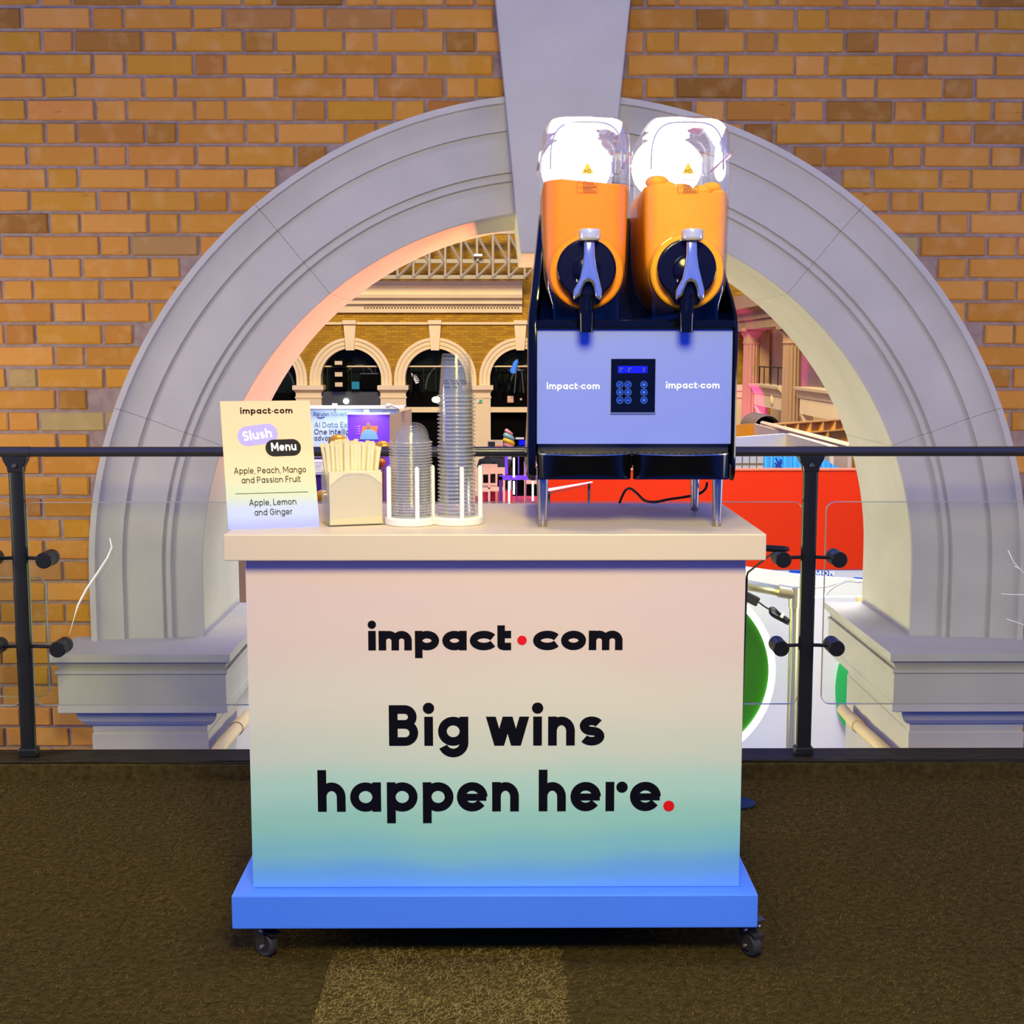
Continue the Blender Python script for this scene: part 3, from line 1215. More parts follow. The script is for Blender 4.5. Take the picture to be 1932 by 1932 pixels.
def glyph_line(items, ybase, yx, Y, wpx, parent, name, mat, asc=1.42, rdot=False, dotpx=None, depth=.0007, zoff=0):
    """items: (char, left pixel, right pixel)"""
    zb = Z(ybase, Y) + zoff
    H = Z(yx, Y) + zoff - zb
    k = X(1000, Y, ybase) - X(999, Y, ybase)
    for ch, a, b in items:
        p = Pen(wpx * k)
        glyph(p, ch, X(a, Y, ybase), X(b, Y, ybase), H, asc=asc, rdot=rdot, dotr=dotpx * k if dotpx else None)
        text_mesh([(p, 0, 0)], lambda x, y, d: (x, Y - d, zb + y), depth).build('letter', mat, parent)


def U(u):
    return 560 + u * .39337


YL = YF - .0002
glyph_line([(c, U(a), U(b)) for c, a, b in (('i', 343, 380), ('m', 393, 552), ('p', 567, 683), ('a', 698, 815), ('c', 830, 948), ('t', 962, 1028), ('c', 1133, 1253),
                                            ('o', 1267, 1387), ('m', 1400, 1562))], 1226.5, 1190, YL, 14.2, body, 'brand_lettering', 'ink', dotpx=7.9)
k1 = X(1000, YL, 1200) - X(999, YL, 1200)
c = at(U(1080), 1208, YL)
MB().prism(circ(c.x, c.z, 9 * k1, 24), YL - .0007, YL).build('brand_dot', 'red', body)
glyph_line([(c, U(a), U(b)) for c, a, b in (('B', 443, 583), ('i', 606, 660), ('g', 678, 823), ('w', 910, 1112), ('i', 1127, 1182), ('n', 1205, 1333), ('s', 1353, 1475))],
           1406.5, 1352, YL, 16.4, body, 'slogan_lettering', 'ink', dotpx=10.8)
glyph_line([(c, U(a), U(b)) for c, a, b in (('h', 102, 235), ('a', 257, 405), ('p', 433, 580), ('p', 605, 752), ('e', 768, 915), ('n', 937, 1065), ('h', 1160, 1290),
                                            ('e', 1312, 1458), ('r', 1480, 1586), ('e', 1597, 1745))], 1530.5, 1475.5, YL, 16.4, body, 'slogan_lettering', 'ink', rdot=True, dotpx=10.8)
c = at(U(1784), 1520.5, YL)
MB().prism(circ(c.x, c.z, 10.6 * k1, 24), YL - .0007, YL).build('slogan_dot', 'red', body)


def caster(cx, cy, ang):
    ca, sa = math.cos(ang), math.sin(ang)
    base = Vector((cx, cy, 0))

    def W(x, y, z):
        return (cx + x * ca - y * sa, cy + x * sa + y * ca, z)
    rw = .026
    plate = MB()
    plate.ring_loft([[W(-.030, -.030, z), W(.030, -.030, z), W(.030, .030, z), W(-.030, .030, z)] for z in (ZP0 - .004, ZP0)])
    po = plate.build('caster', 'caster', counter)
    wheel = MB()
    for hx in ((-.010, .010),):
        rings = []
        for r_, h in ((.010, hx[0]), (rw - .004, hx[0] - .001), (rw, hx[0] + .003), (rw, hx[1] - .003), (rw - .004, hx[1] + .001), (.010, hx[1])):
            rings.append([W(h, -.018 + r_ * math.cos(2 * PI * q / 24), rw + r_ * math.sin(2 * PI * q / 24)) for q in range(24)])
        wheel.ring_loft(rings)
    wheel.build('wheel', 'rubber', po, smooth=40)
    fork = MB()
    for sd in (-1, 1):
        x_ = sd * .0145
        fork.ring_loft([[W(x_ + t, -.026, rw - .008), W(x_ + t, -.010, rw - .008), W(x_ + t, .014, ZP0 - .006), W(x_ + t, -.022, ZP0 - .006)] for t in (-.0015, .0015)])
    fork.ring_loft([[W(-.016, -.022, z), W(.016, -.022, z), W(.016, .016, z), W(-.016, .016, z)] for z in (ZP0 - .010, ZP0 - .004)])
    fork.build('fork', 'caster', po)
    ax = MB().tube([W(-.020, -.018, rw), W(.020, -.018, rw)], .004, 10)
    ax.build('axle', 'chrome', po, smooth=40)
    lever = MB()
    lever.ring_loft([[W(-.013, -.046, z - .006), W(.013, -.046, z - .006), W(.013, -.016, z), W(-.013, -.016, z)] for z in (ZP0 - .021, ZP0 - .018)])
    lever.build('brake_lever', 'caster', po)
    for sx in (-1, 1):
        MB().sphere(W(sx * .0185, -.020, ZP0 - .017), .0042, n=10, m=6).build('screw', 'chrome', po, smooth=True)


fl = flr(487, 1798)
fr = flr(1404, 1798)
caster(fl.x + .006, YC + .055, R(58))
caster(fr.x + .004, YC + .055, R(28))
caster(fl.x + .006, YCB - .06, R(110))
caster(fr.x + .004, YCB - .06, R(-40))

# ================================================================== THE SLUSH MACHINE
YP = 2.800                                       # front panel
mxc = X(1197, YP, 730)
mach = thing('slush_machine', (mxc, 3.0, ZT), 'twin-bowl slush machine with lavender front, lit lids and chrome tap handles', 'slush machine')
ml, mr_ = X(1012, YP, 730), X(1382, YP, 730)
zpan1, zpan0 = Z(621, YP), Z(838, YP)
zbar = Z(604, YP)
zbot = Z(907, YP)
YM1 = 3.20
# housing core
MB().box(ml + .002, mr_ - .002, YP + .022, YM1, Z(880, YP), zbar - .004).build('housing', 'gloss', mach, bevel=.003)
fpn = MB().box(ml + .001, mr_ - .001, YP, YP + .020, zpan0, zpan1).build('front_panel', 'lav', mach, bevel=.0015)
fpn['label'] = 'flat lavender front panel with white lettering'
MB().box(ml - .002, mr_ + .002, YP - .014, YP + .020, zpan1 + .001, zbar).build('top_bar', 'gloss', mach, bevel=.003)
MB().box(ml + .004, mr_ - .004, YP + .018, YP + .021, Z(862, YP), zpan0 - .001).build('tray_back', 'apron', mach)
# side housings: sweep from the front up to the rear tower
for sd, xi, xo in ((-1, ml - .001, X(995, YP, 730)), (1, mr_ + .001, X(1391, YP, 730))):
    prof_ = [(YP - .004, zbot + .012), (YP + .006, zbot), (YM1 - .01, zbot), (YM1, zbot + .01), (YM1, Z(405, YM1)), (YM1 - .10, Z(400, 3.08)), (3.03, Z(404, 3.03)),
             (2.985, Z(430, 2.985)), (2.93, Z(480, 2.93)), (2.87, Z(530, 2.87)), (2.825, Z(562, 2.825)), (YP + .004, Z(590, YP)), (YP - .006, Z(618, YP)), (YP - .007, Z(720, YP)), (YP - .006, Z(860, YP))]
    zt_, zm_ = Z(400, 3.05), Z(600, YP)
    rings = []
    for f_, ins in ((0, 0.0), (.45, 0.0), (.85, .004), (1, .012)):
        ring = []
        cyy, czz = 3.0, Z(720, YP)
        for y, z in prof_:
            xx = xi + (xo - xi) * f_
            lean = max(0.0, (z - zm_) / (zt_ - zm_)) * .030
            dv = Vector((y - cyy, z - czz)).normalized() * ins
            ring.append((xx - sd * lean, y - dv.x, z - dv.y))
        rings.append(ring)
    MB().ring_loft(rings).build('side_housing', 'gloss', mach, smooth=30)
# rear tower between the side housings
zt_ = Z(404, 3.1)
MB().ring_loft([[(ml, 3.185, z), (mr_, 3.185, z), (mr_, 3.215, z), (ml, 3.215, z)] if z < zbar else
                [(ml + .030, 3.185, z), (mr_ - .030, 3.185, z), (mr_ - .030, 3.215, z), (ml + .030, 3.215, z)] for z in (Z(880, YP), zbar - .01, zt_)]).build('rear_tower', 'navy', mach, bevel=.004)
MB().box(ml + .01, mr_ - .01, YP + .02, 3.19, zbar - .006, zbar + .002).build('deck', 'gloss', mach)

# front lettering
for a, b, yb in ((1031.5, 1131.5, 734.5), (1256.5, 1357.5, 733)):
    zb = Z(yb, YP - .0002)
    H = Z(yb - 9.3, YP) - Z(yb, YP)
    xa, xb = X(a, YP, yb), X(b, YP, yb)
    p, wd = set_line('impact\u00b7com', H, H * .29, .20)
    k = (xb - xa) / wd
    text_mesh([(p, 0, 0)], lambda x, y, d: (xa + x * k, YP - .0002 - d, zb + y), .0006).build('brand_lettering', 'whitev', fpn)

# control panel
cp0, cp1 = X(1152.5, YP, 730), X(1236, YP, 730)
cz0, cz1 = Z(778, YP), Z(677, YP)
cp = MB().box(cp0, cp1, YP - .003, YP + .001, cz0, cz1).build('control_panel', 'gloss', mach, bevel=.001)
MB().box(cp0 - .001, cp1 + .001, YP - .0035, YP + .001, Z(781, YP), cz0).build('panel_lip', 'steel', cp)
YQ = YP - .0032
MB().box(X(1165.5, YQ, 697), X(1221.5, YQ, 697), YQ - .0006, YQ, Z(704, YQ), Z(690.5, YQ)).build('display', 'screen', cp)
for a in (1169, 1185, 1213):
    wd_ = 7 if a < 1200 else 4
    MB().prism([(X(a, YQ, 697), Z(702, YQ)), (X(a + 3, YQ, 697), Z(702, YQ)), (X(a + 3, YQ, 697), Z(696, YQ)), (X(a + wd_, YQ, 697), Z(696, YQ)), (X(a + wd_, YQ, 697), Z(693.5, YQ)), (X(a, YQ, 697), Z(693.5, YQ))], YQ - .0009, YQ - .0006).build('display_mark', 'navyprint', cp)
kpx = X(1000, YQ, 740) - X(999, YQ, 740)
for r_, yy in enumerate((725.5, 740, 755)):
    for c_, xx in enumerate((1169.5, 1184.8, 1214.8)):
        cc = at(xx, yy, YQ)
        MB().lathe([(6.6 * kpx, 0), (6.6 * kpx, -.0006), (5.7 * kpx, -.0006), (5.7 * kpx, 0)], tuple(cc), 24, 'y', False).build('button', 'buttonw', cp)
        bt = MB().prism(circ(cc.x, cc.z, 5.3 * kpx, 20), YQ - .0004, YQ).build('button_face', 'button', cp)
        ic = MB()
        if c_ < 2:
            if r_ == 0:
                ic.prism([(cc.x - 3 * kpx, cc.z - 2 * kpx), (cc.x - 2 * kpx, cc.z - 3 * kpx), (cc.x + 3 * kpx, cc.z + 2 * kpx), (cc.x + 2 * kpx, cc.z + 3 * kpx)], YQ - .0008, YQ - .0004)
            else:
                ic.box(cc.x - 3 * kpx, cc.x + 3 * kpx, YQ - .0008, YQ - .0004, cc.z - .8 * kpx, cc.z + .8 * kpx)
                if r_ == 1:
                    ic.box(cc.x - .8 * kpx, cc.x + .8 * kpx, YQ - .0008, YQ - .0004, cc.z - 3 * kpx, cc.z + 3 * kpx)
        else:
            ic.prism(circ(cc.x, cc.z, 2.6 * kpx, 14), YQ - .0008, YQ - .0004)
        ic.build('icon', 'buttonw', cp)

# drip trays with slotted grilles
for a, b in ((1014, 1190), (1195, 1376)):
    xa, xb = X(a, YP, 880), X(b, YP, 880)
    n = 24
    top, bot, ins = [], [], []
    for k in range(n + 1):
        t = k / n
        s_ = math.sin(PI * t)
        x_ = xa + (xb - xa) * t
        y_ = YP - .004 - .048 * s_ ** .7
        top.append((x_, y_, Z(859, YP - .02)))
        bot.append((x_, y_ + .004, Z(905, YP - .02) + .013 * s_))
    back_t = [(x_, YP + .03, z) for x_, y, z in top]
    back_b = [(x_, YP + .03, z) for x_, y, z in bot]
    mb = MB()
    mb.ring_loft([back_b, bot, top, back_t], False, False, close=False)
    mb.add(top + back_t, [(k, k + 1, n + 2 + k, n + 1 + k) for k in range(n)])
    tr = mb.build('drip_tray', 'tray', mach, smooth=40)
    gr = MB().ring_loft([[(x_, y_ + .003, top[0][2] + h) for x_, y_, z in top] + [(x_, YP + .025, top[0][2] + h) for x_, y_, z in reversed(top)] for h in (.0005, .003)])
    gro = gr.build('grille', 'steel', tr)
    for i in range(13):
        for jj in range(2):
            u_ = (i + .5 + .25 * jj) / 13.5
            s_ = math.sin(PI * u_)
            yc_ = YP - .004 - .048 * s_ ** .7 + .012 + jj * .014
            xc_ = xa + (xb - xa) * u_
            MB().box(xc_ - .0035, xc_ + .0035, yc_, yc_ + .009, top[0][2] + .003, top[0][2] + .0036).build('slot', 'tray', gro)
    MB().box(xa + .002, xb - .002, YP + .002, YP + .03, Z(905, YP), Z(880, YP)).build('apron', 'apron', mach)

# chrome legs
for lx, ly in ((1024, 2.82), (1352.5, 2.82), (1310.5, 3.115), (1021, 3.115)):
    xx = X(lx, ly, 985) if lx != 1310.5 else X(lx, ly, 955)
    hgt = zbot - ZT + .004
    MB().lathe([(.0085, 0), (.0092, .001), (.0092, .014), (.0088, .0145), (.0092, .015), (.0118, hgt * .9), (.0122, hgt)], (xx, ly, ZT), 20).build('leg', 'steel', mach, smooth=35)

# ---- two bowls of slush
for bi, bcx in enumerate((1106.5, 1296)):
    Yb0, Yb1 = YP + .004, 3.165
    bx = X(bcx, Yb0, 450)
    ycn = (Yb0 + Yb1) / 2
    dep = Yb1 - Yb0
    kb = X(1000, Yb0, 450) - X(999, Yb0, 450)
    W1, W2, W3 = 131 * kb, 160 * kb, 167 * kb
    zz = lambda y_: Z(y_, Yb0)

    def ringz(z, wd, d, r_, yo=0.0):
        return [(x_, y_, z) for x_, y_ in rrect(bx, ycn + yo, wd, d, r_, 6)]
    shell = MB().ring_loft([ringz(zbar + .002, W1, dep, .012), ringz(zz(575), W1 + .002, dep, .014), ringz(zz(545), W2 - .008, dep, .022), ringz(zz(520), W2, dep, .030),
                            ringz(zz(400), W3 - .001, dep + .004, .034), ringz(zz(290), W3, dep + .006, .036)], False, False)
    bowl = shell.build('bowl', 'bowl', mach, smooth=40)
    bowl['label'] = 'clear plastic bowl'
    # collar between bowl and lid
    rim = MB().ring_loft([ringz(zz(290), W3 + .002, dep + .008, .037), ringz(zz(289), W3 + .011, dep + .017, .041), ringz(zz(283), W3 + .011, dep + .017, .041), ringz(zz(282), W3 + .002, dep + .008, .037)], False, False)
    rim.build('rim', 'lid', bowl, smooth=30)
    # domed lid
    rings = []
    for t, f_ in ((0, 1.0), (.25, .995), (.48, .975), (.64, .935), (.78, .86), (.88, .76), (.95, .62), (.99, .42), (1.0, .2)):
        z = zz(284) + (zz(206) - zz(284)) * t
        rings.append(ringz(z, W3 * f_, (dep + .006) * (1 - (1 - f_) * .8), .036 * f_ + .004))
    MB().ring_loft(rings, False, True).build('lid', 'lid', bowl, smooth=50)
    # inner wall line of the lid
    ip = []
    for k in range(25):
        a = PI * k / 24
        ip.append((bx - (W3 / 2 - .017) * math.copysign(abs(math.cos(a)) ** .55, math.cos(a)), Yb0 + .012, zz(318) + (zz(228) - zz(318)) * (math.sin(a) ** .6)))
    MB().tube(ip, .0014, 6).build('lid_moulding', 'line', bowl, smooth=True)
    # lamp unit at the back of the lid
    lm = MB().prism(rrect(bx - .006, zz(276), W3 * .86, zz(214) - zz(338), .062, 8), Yb1 - .045, Yb1 - .030)
    lo = lm.build('lamp_unit', 'led', bowl)
    lo['label'] = 'glowing white lamp in the lid'
    # slush
    g = .004
    lv = 343 if bi == 0 else 356
    sr = random.Random(bi + 3)
    body_r = []
    for dy_ in (70, 66, 58, 46, 32, 16, 2):
        hw2 = math.sqrt(72.5 ** 2 - dy_ ** 2) * 2 * kb
        body_r.append(ringz(zz(513 + dy_), max(.012, hw2), dep - 2 * g, min(.028, hw2 * .3)))
    body_r += [ringz(zz(490), W2 - 2 * g, dep - 2 * g, .028), ringz(zz(400), W3 - .001 - 2 * g, dep + .004 - 2 * g, .032)]
    topring = ringz(zz(lv), W3 - 2 * g, dep + .005 - 2 * g, .034)
    ph = sr.uniform(0, 6)
    rings = body_r
    for f_, up in ((1, 0), (.9, .004), (.7, .007 if bi == 0 else .010), (.4, .009 if bi == 0 else .014), (.12, .008)):
        rr = []
        for q, (x_, y_, z_) in enumerate(topring):
            a = math.atan2(y_ - ycn, x_ - bx)
            wob = (.004 if bi == 0 else .008) * math.sin(a * 3 + ph) + (.002 if bi == 0 else .005) * math.sin(a * 7 + ph * 2 + f_ * 5)
            rr.append((bx + (x_ - bx) * f_, ycn + (y_ - ycn) * f_, z_ + up + wob))
        rings.append(rr)
    so = MB().ring_loft(rings).build('slush', 'slush_a' if bi == 0 else 'slush_b', bowl, smooth=60)
    so['label'] = 'deep orange mango slush' if bi == 0 else 'paler orange slush heaped unevenly'
    if bi == 1:
        for lx, ly_, r_ in ((1240, 326, .017), (1256, 336, .016), (1343, 336, .014), (1352, 346, .012), (1325, 342, .015), (1285, 342, .018)):
            cpt = at(lx, ly_, Yb0 + .06)
            MB().sphere((cpt.x, cpt.y, cpt.z - .020), r_ * 1.5, r_ * 1.3, r_ * .85, 14, 9).build('slush_lump', 'slush_b', bowl, smooth=True)
    # freezing barrel end, ring and tap
    cc = at(bcx + .5, 513, YP - .014)
    kk = X(1000, YP - .014, 513) - X(999, YP - .014, 513)
    rr_ = 72 * kk
    bar = MB().lathe([(rr_ - .004, .05), (rr_ - .003, .002), (rr_ - .007, -.002), (rr_ - .02, -.003), (.0, -.003)], tuple(cc), 48, 'y', False)
    bo = bar.build('barrel_end', 'slush_a' if bi == 0 else 'slush_b', mach, smooth=40)
    MB().lathe([(rr_ - .002, .05), (rr_ + .001, .045), (rr_ + .001, .0), (rr_ - .001, -.003), (rr_ - .003, -.0035)], tuple(cc), 48, 'y', False).build('barrel_rim', 'bowl', bo, smooth=40)
    YT = YP - .046
    tc_ = at(bcx + .5, 507, YT)
    r1 = 55.5 * kk
    sp_ = at(bcx + 1.5, 572, YT)
    hull = []
    for k in range(37):
        a = R(-52 + 284 * k / 36)
        hull.append((tc_.x + r1 * math.cos(a), tc_.z + r1 * math.sin(a)))
    hw_ = .021
    hull += [(tc_.x - hw_ * 1.25, tc_.z - r1 * 1.12), (sp_.x - hw_, sp_.z - .004), (sp_.x + hw_, sp_.z - .004), (tc_.x + hw_ * 1.25, tc_.z - r1 * 1.12)]
    tap = MB().prism(hull, YT, YT + .024).build('tap', 'navy', mach, bevel=.005, seg=3)
    MB().lathe([(.030, 0), (.029, -.010), (.024, -.013), (0, -.013)], (tc_.x, YT, tc_.z - .002), 28, 'y', False).build('tap_boss', 'navy', tap, smooth=35)
    z0s, z1s = Z(627, YT - .010), Z(556, YT - .010)
    xs = X(bcx + (-.5 if bi == 0 else -1.5), YT - .006, 590)
    MB().lathe([(.0, 0), (.0140, 0), (.0148, .001), (.0160, .036), (.0165, .040), (.0150, .048), (.0145, z1s - z0s), (0, z1s - z0s)], (xs, YT - .010, z0s), 24, 'z', False).build('spout', 'gloss', tap, smooth=35)
    # chrome handle: knurled cap and splayed lever
    YH = YT - .030
    off = (bcx - 1106.5)
    lev = [(570, 1178), (648, 1178), (652, 1290), (664, 1380), (690, 1490), (706, 1560), (702, 1640), (655, 1622), (645, 1545), (625, 1502), (602, 1488), (578, 1504), (558, 1540), (540, 1600), (486, 1640), (488, 1560), (536, 1470), (556, 1370), (566, 1290)]
    pv = []
    for u_, v_ in lev:
        q = at(960 + u_ * .24838 + off + (1 if bi == 0 else 5), 160 + v_ * .24838, YH)
        pv.append((q.x, q.z))
    hd = MB()
    hd.prism(pv, YH, YH + .014)
    ho = hd.build('handle', 'chrome', tap, bevel=.0062, seg=4)
    for pg in ho.data.polygons:
        pg.use_smooth = True
    hc = at(960 + 610 * .24838 + off + (1 if bi == 0 else 5), 454, YH + .007)
    zc1 = Z(432, YH)
    MB().lathe([(.0, 0), (.0190, 0), (.0218, .003), (.0224, .006), (.0222, .014), (.0226, .017), (.0222, .020), (.0200, zc1 - hc.z), (.0, zc1 - hc.z + .001)], tuple(hc), 28, 'z', False).build('handle_cap', 'cap', ho, smooth=35)
    MB().tube([(hc.x, YH + .010, hc.z - .060), (hc.x, YT + .004, hc.z - .064)], .006, 12).build('handle_pin', 'navy', ho, smooth=True)
    for sx in (-1, 1):
        MB().box(tc_.x + sx * .0205 - .002, tc_.x + sx * .0205 + .002, YT - .010, YT + .001, tc_.z - .028, tc_.z + .018).build('tap_guide', 'steel', tap, bevel=.001)
    # warning stickers on the bowl front
    YSK = Yb0 - .0036
    cxp = 1108.5 if bi == 0 else 1298.5
    ydt = 0
    tri = [at(cxp - 12, 328, YSK), at(cxp + 12, 328, YSK), at(cxp, 306, YSK)]
    stk = MB().prism([(q.x, q.z) for q in tri], YSK - .0004, YSK).build('warning_sticker', 'sticker', bowl)
    ks = X(1000, YSK, 320) - X(999, YSK, 320)
    for dx_, r_ in ((-4, 2.2), (3, 3.4)):
        q = at(cxp + dx_, 322.5, YSK)
        MB().lathe([(r_ * ks, -.0005), (r_ * ks, -.0009), ((r_ - 1.1) * ks, -.0009), ((r_ - 1.1) * ks, -.0005)], (q.x, YSK, q.z), 14, 'y', False).build('gear_print', 'stickerink', stk)
    if bi == 1:
        text_on('level_lettering', 'stickerink', bowl, 'MAXIMUM LEVEL', 1279, 1318, 333, 329.6, YSK, .22, .0004, .3)
    ln = MB().box(X(cxp - 15, YSK, 339), X(cxp + 15, YSK, 339), YSK - .0004, YSK, Z(339.8, YSK), Z(338.6, YSK))
    ln.build('level_mark', 'stickerink', bowl)
    nt_ = MB()
    a0, a1, b0, b1 = X(cxp - 20, YSK, 350), X(cxp + 19, YSK, 350), Z(363, YSK), Z(342, YSK)
    for q0, q1, r0, r1_ in ((a0, a1, b1 - .0006, b1), (a0, a1, b0, b0 + .0006), (a0, a0 + .0006, b0, b1), (a1 - .0006, a1, b0, b1), (a0, a1, (b0 + b1) / 2, (b0 + b1) / 2 + .0005)):
        nt_.box(q0, q1, YSK - .0004, YSK, r0, r1_)
    nt_.build('notice_frame', 'stickerred', bowl)
    text_on('notice_lettering', 'stickerred', bowl, 'ATTENZIONE', cxp - 9, cxp + 12, 346.5, 344.2, YSK, .25, .0004)
    text_on('notice_lettering', 'stickerred', bowl, 'WARNING !', cxp - 8, cxp + 11, 356.5, 354.2, YSK, .25, .0004)
    for y_ in (349, 351.3, 359, 361):
        bl = MB()
        for q in range(5):
            bl.box(X(cxp - 9 + q * 5.2, YSK, 350), X(cxp - 9 + q * 5.2 + 4, YSK, 350), YSK - .0004, YSK, Z(y_ + .6, YSK), Z(y_ - .6, YSK))
        bl.build('notice_lettering', 'stickerred', bowl)
    # illegible maker's script on the lid
    scr = [at(cxp - 9 + 18 * k / 24, 281.5 + 2.0 * math.sin(k * 1.3 + bi), YSK - .006) for k in range(25)]
    MB().tube(scr, .0004, 5).build('maker_script', 'stickerink', bowl)

# ---- the power cord behind the machine
p = [Vector((X(1334, 3.10, 911), 3.10, Z(911, 3.10)))]
for a, b, y_ in ((1331, 922, 3.11), (1318, 932, 3.12), (1290, 938, 3.14), (1262, 942, 3.16), (1236, 947, 3.18), (1216, 944, 3.20), (1202, 931, 3.22), (1190, 922, 3.24), (1181, 924, 3.262), (1174, 936, 3.285), (1169, 949, 3.30), (1166, 965, 3.31), (1163, 1010, 3.31)):
    p.append(at(a, b, y_))


def smooth_pts(P, m_=5):
    out = []
    for i in range(len(P) - 1):
        p0, p1, p2, p3 = P[max(i - 1, 0)], P[i], P[i + 1], P[min(i + 2, len(P) - 1)]
        for k in range(m_):
            t = k / m_
            out.append(.5 * ((2 * p1) + (-p0 + p2) * t + (2 * p0 - 5 * p1 + 4 * p2 - p3) * t * t + (-p0 + 3 * p1 - 3 * p2 + p3) * t ** 3))
    out.append(P[-1])
    return out


MB().tube(smooth_pts(p), .0032, 8).build('power_cord', 'cable', mach, smooth=True)

# ================================================================== SMALL THINGS ON THE COUNTER
# ---- menu card
bl, br = flr(431, 1000, ZT), flr(603, 994, ZT)
ux = (br - bl).normalized()
Wc = (br - bl).length
tl = at(415, 757, bl.y + .085)
uz = (tl - bl)
Hc = uz.length
uz = uz.normalized()
nn = ux.cross(uz)                                  # towards the back or front
if nn.y > 0:
    nn = -nn
card = thing('menu_card', tuple((bl + br) / 2), 'upright cream menu card listing two slush flavours, at the left end of the counter', 'menu card')


def card_pt(x, y, d=0.0):
    return bl + ux * x + uz * y + nn * d


cb = MB().ring_loft([[card_pt(0, .0, -d), card_pt(Wc, .0, -d), card_pt(Wc, Hc, -d), card_pt(0, Hc, -d)] for d in (0.0, .004)])
M['cardprint'] = ramp_mat('card_gradient', 2, bl.z, bl.z + Hc * .98, [(0, S(160, 166, 236)), (.12, S(184, 196, 222)), (.28, S(206, 212, 172)), (.45, S(236, 210, 160)), (.7, S(252, 202, 152)), (1, S(254, 198, 152))], .6)
cbo = cb.build('card', 'cardprint', card)
MB().ring_loft([[card_pt(Wc * .40, .002, -d) for d in (.004, .075)] + [card_pt(Wc * .40, Hc * .6, -.004)], [card_pt(Wc * .60, .002, -d) for d in (.004, .075)] + [card_pt(Wc * .60, Hc * .6, -.004)]]).build('strut', 'offw', card)
# card pixel frame: 0..170 across, 0..240 up
kx_, kz_ = Wc / 172.0, Hc / 243.0


def card_text(name, mat, text, xc, y, Hpx, wf, parent=cbo, width=None, rot=0.0, d0=.0002, gap=.22):
    H = Hpx
    p_, wd = set_line(text, H, H * wf, gap)
    k = (width / wd) if width else 1
    c_, s_ = math.cos(rot), math.sin(rot)

    def pl(x, yy, d):
        x = (x - wd / 2) * k
        return card_pt((xc + x * c_ - yy * s_) * kx_, (y + x * s_ + yy * c_) * kz_, d0 + d)
    return text_mesh([(p_, 0, 0)], pl, .0004).build(name, mat, parent)


M['cardink'] = pbr('card_ink', S(26, 30, 32), .6, spec=.2)
M['pillviolet'] = pbr('violet_pill', S(168, 152, 232), .5)
M['pillblack'] = pbr('black_pill', S(16, 8, 16), .6, spec=.2)
card_text('brand_lettering', 'ink', 'impact\u00b7com', 87, 218, 8.6, .30, width=100, gap=.20)
RT = R(3)


def pill(name, mat, xc, yc, wd, ht, rot, d):
    out = rrect(0, 0, wd, ht, ht / 2 - .1, 8)
    c_, s_ = math.cos(rot), math.sin(rot)
    rings = [[card_pt((xc + x * c_ - y * s_) * kx_, (yc + x * s_ + y * c_) * kz_, d + e) for x, y in out] for e in (0, .0003)]
    return MB().ring_loft(rings).build(name, mat, cbo)


pv_ = pill('violet_pill', 'pillviolet', 67, 177.5, 77, 38, R(7), .0001)
pk_ = pill('black_pill', 'pillblack', 114, 152, 68, 32, R(1), .0006)
card_text('pill_lettering', 'whitev', 'Slush', 67, 169, 13.2, .30, pv_, width=56, rot=R(7), d0=.0004, gap=.16)
card_text('pill_lettering', 'whitev', 'Menu', 115, 146, 11.6, .30, pk_, width=48, rot=R(1), d0=.0010, gap=.18)
card_text('flavour_lettering', 'cardink', 'Apple, Peach, Mango', 86, 104, 8.6, .19, width=137)
card_text('flavour_lettering', 'cardink', 'and Passion Fruit', 86.5, 86, 8.6, .19, width=112)
card_text('flavour_lettering', 'cardink', 'Apple, Lemon', 86.5, 43.5, 8.6, .19, width=89)
card_text('flavour_lettering', 'cardink', 'and Ginger', 86.5, 25, 8.6, .19, width=72)
MB().ring_loft([[card_pt(a * kx_, b * kz_, d) for a, b in ((17, 66.2), (155, 66.2), (155, 67.2), (17, 67.2))] for d in (.0001, .0005)]).build('rule', 'cardink', cbo)

# ---- napkin and straw holder
nl, nr = flr(621, 994, ZT), flr(724, 990, ZT)
hux = Vector((nr.x - nl.x, nr.y - nl.y, 0)).normalized()
hW = (nr - nl).length
huy = Vector((-hux.y, hux.x, 0))
hH = Z(889, nl.y + .03) - ZT


def hp(x, y, z):
    return nl + hux * x + huy * y + Vector((0, 0, z))


def hbox(mb, x0, x1, y0, y1, z0, z1):
    return mb.ring_loft([[hp(x0, y0, z), hp(x1, y0, z), hp(x1, y1, z), hp(x0, y1, z)] for z in (z0, z1)])


hD = .085
hold = thing('napkin_holder', tuple(nl + hux * hW / 2 + huy * hD / 2), 'clear acrylic napkin holder with a straw compartment, beside the menu card', 'napkin holder')
t = .0022
hbox(MB(), -.002, hW + .002, -.004, hD, 0, t).build('base', 'acrylic', hold)
for y0 in (.040, hD - t):
    hbox(MB(), 0, hW, y0, y0 + t, t, hH).build('panel', 'acrylic', hold)
hbox(MB(), -.002, 0, .040, hD, t, hH).build('side_panel', 'acrylic', hold)
hbox(MB(), hW, hW + .002, .040, hD, t, hH).build('side_panel', 'acrylic', hold)
hbox(MB(), -.002, 0, -.004, .040, t, hH * .72).build('side_panel', 'acrylic', hold)
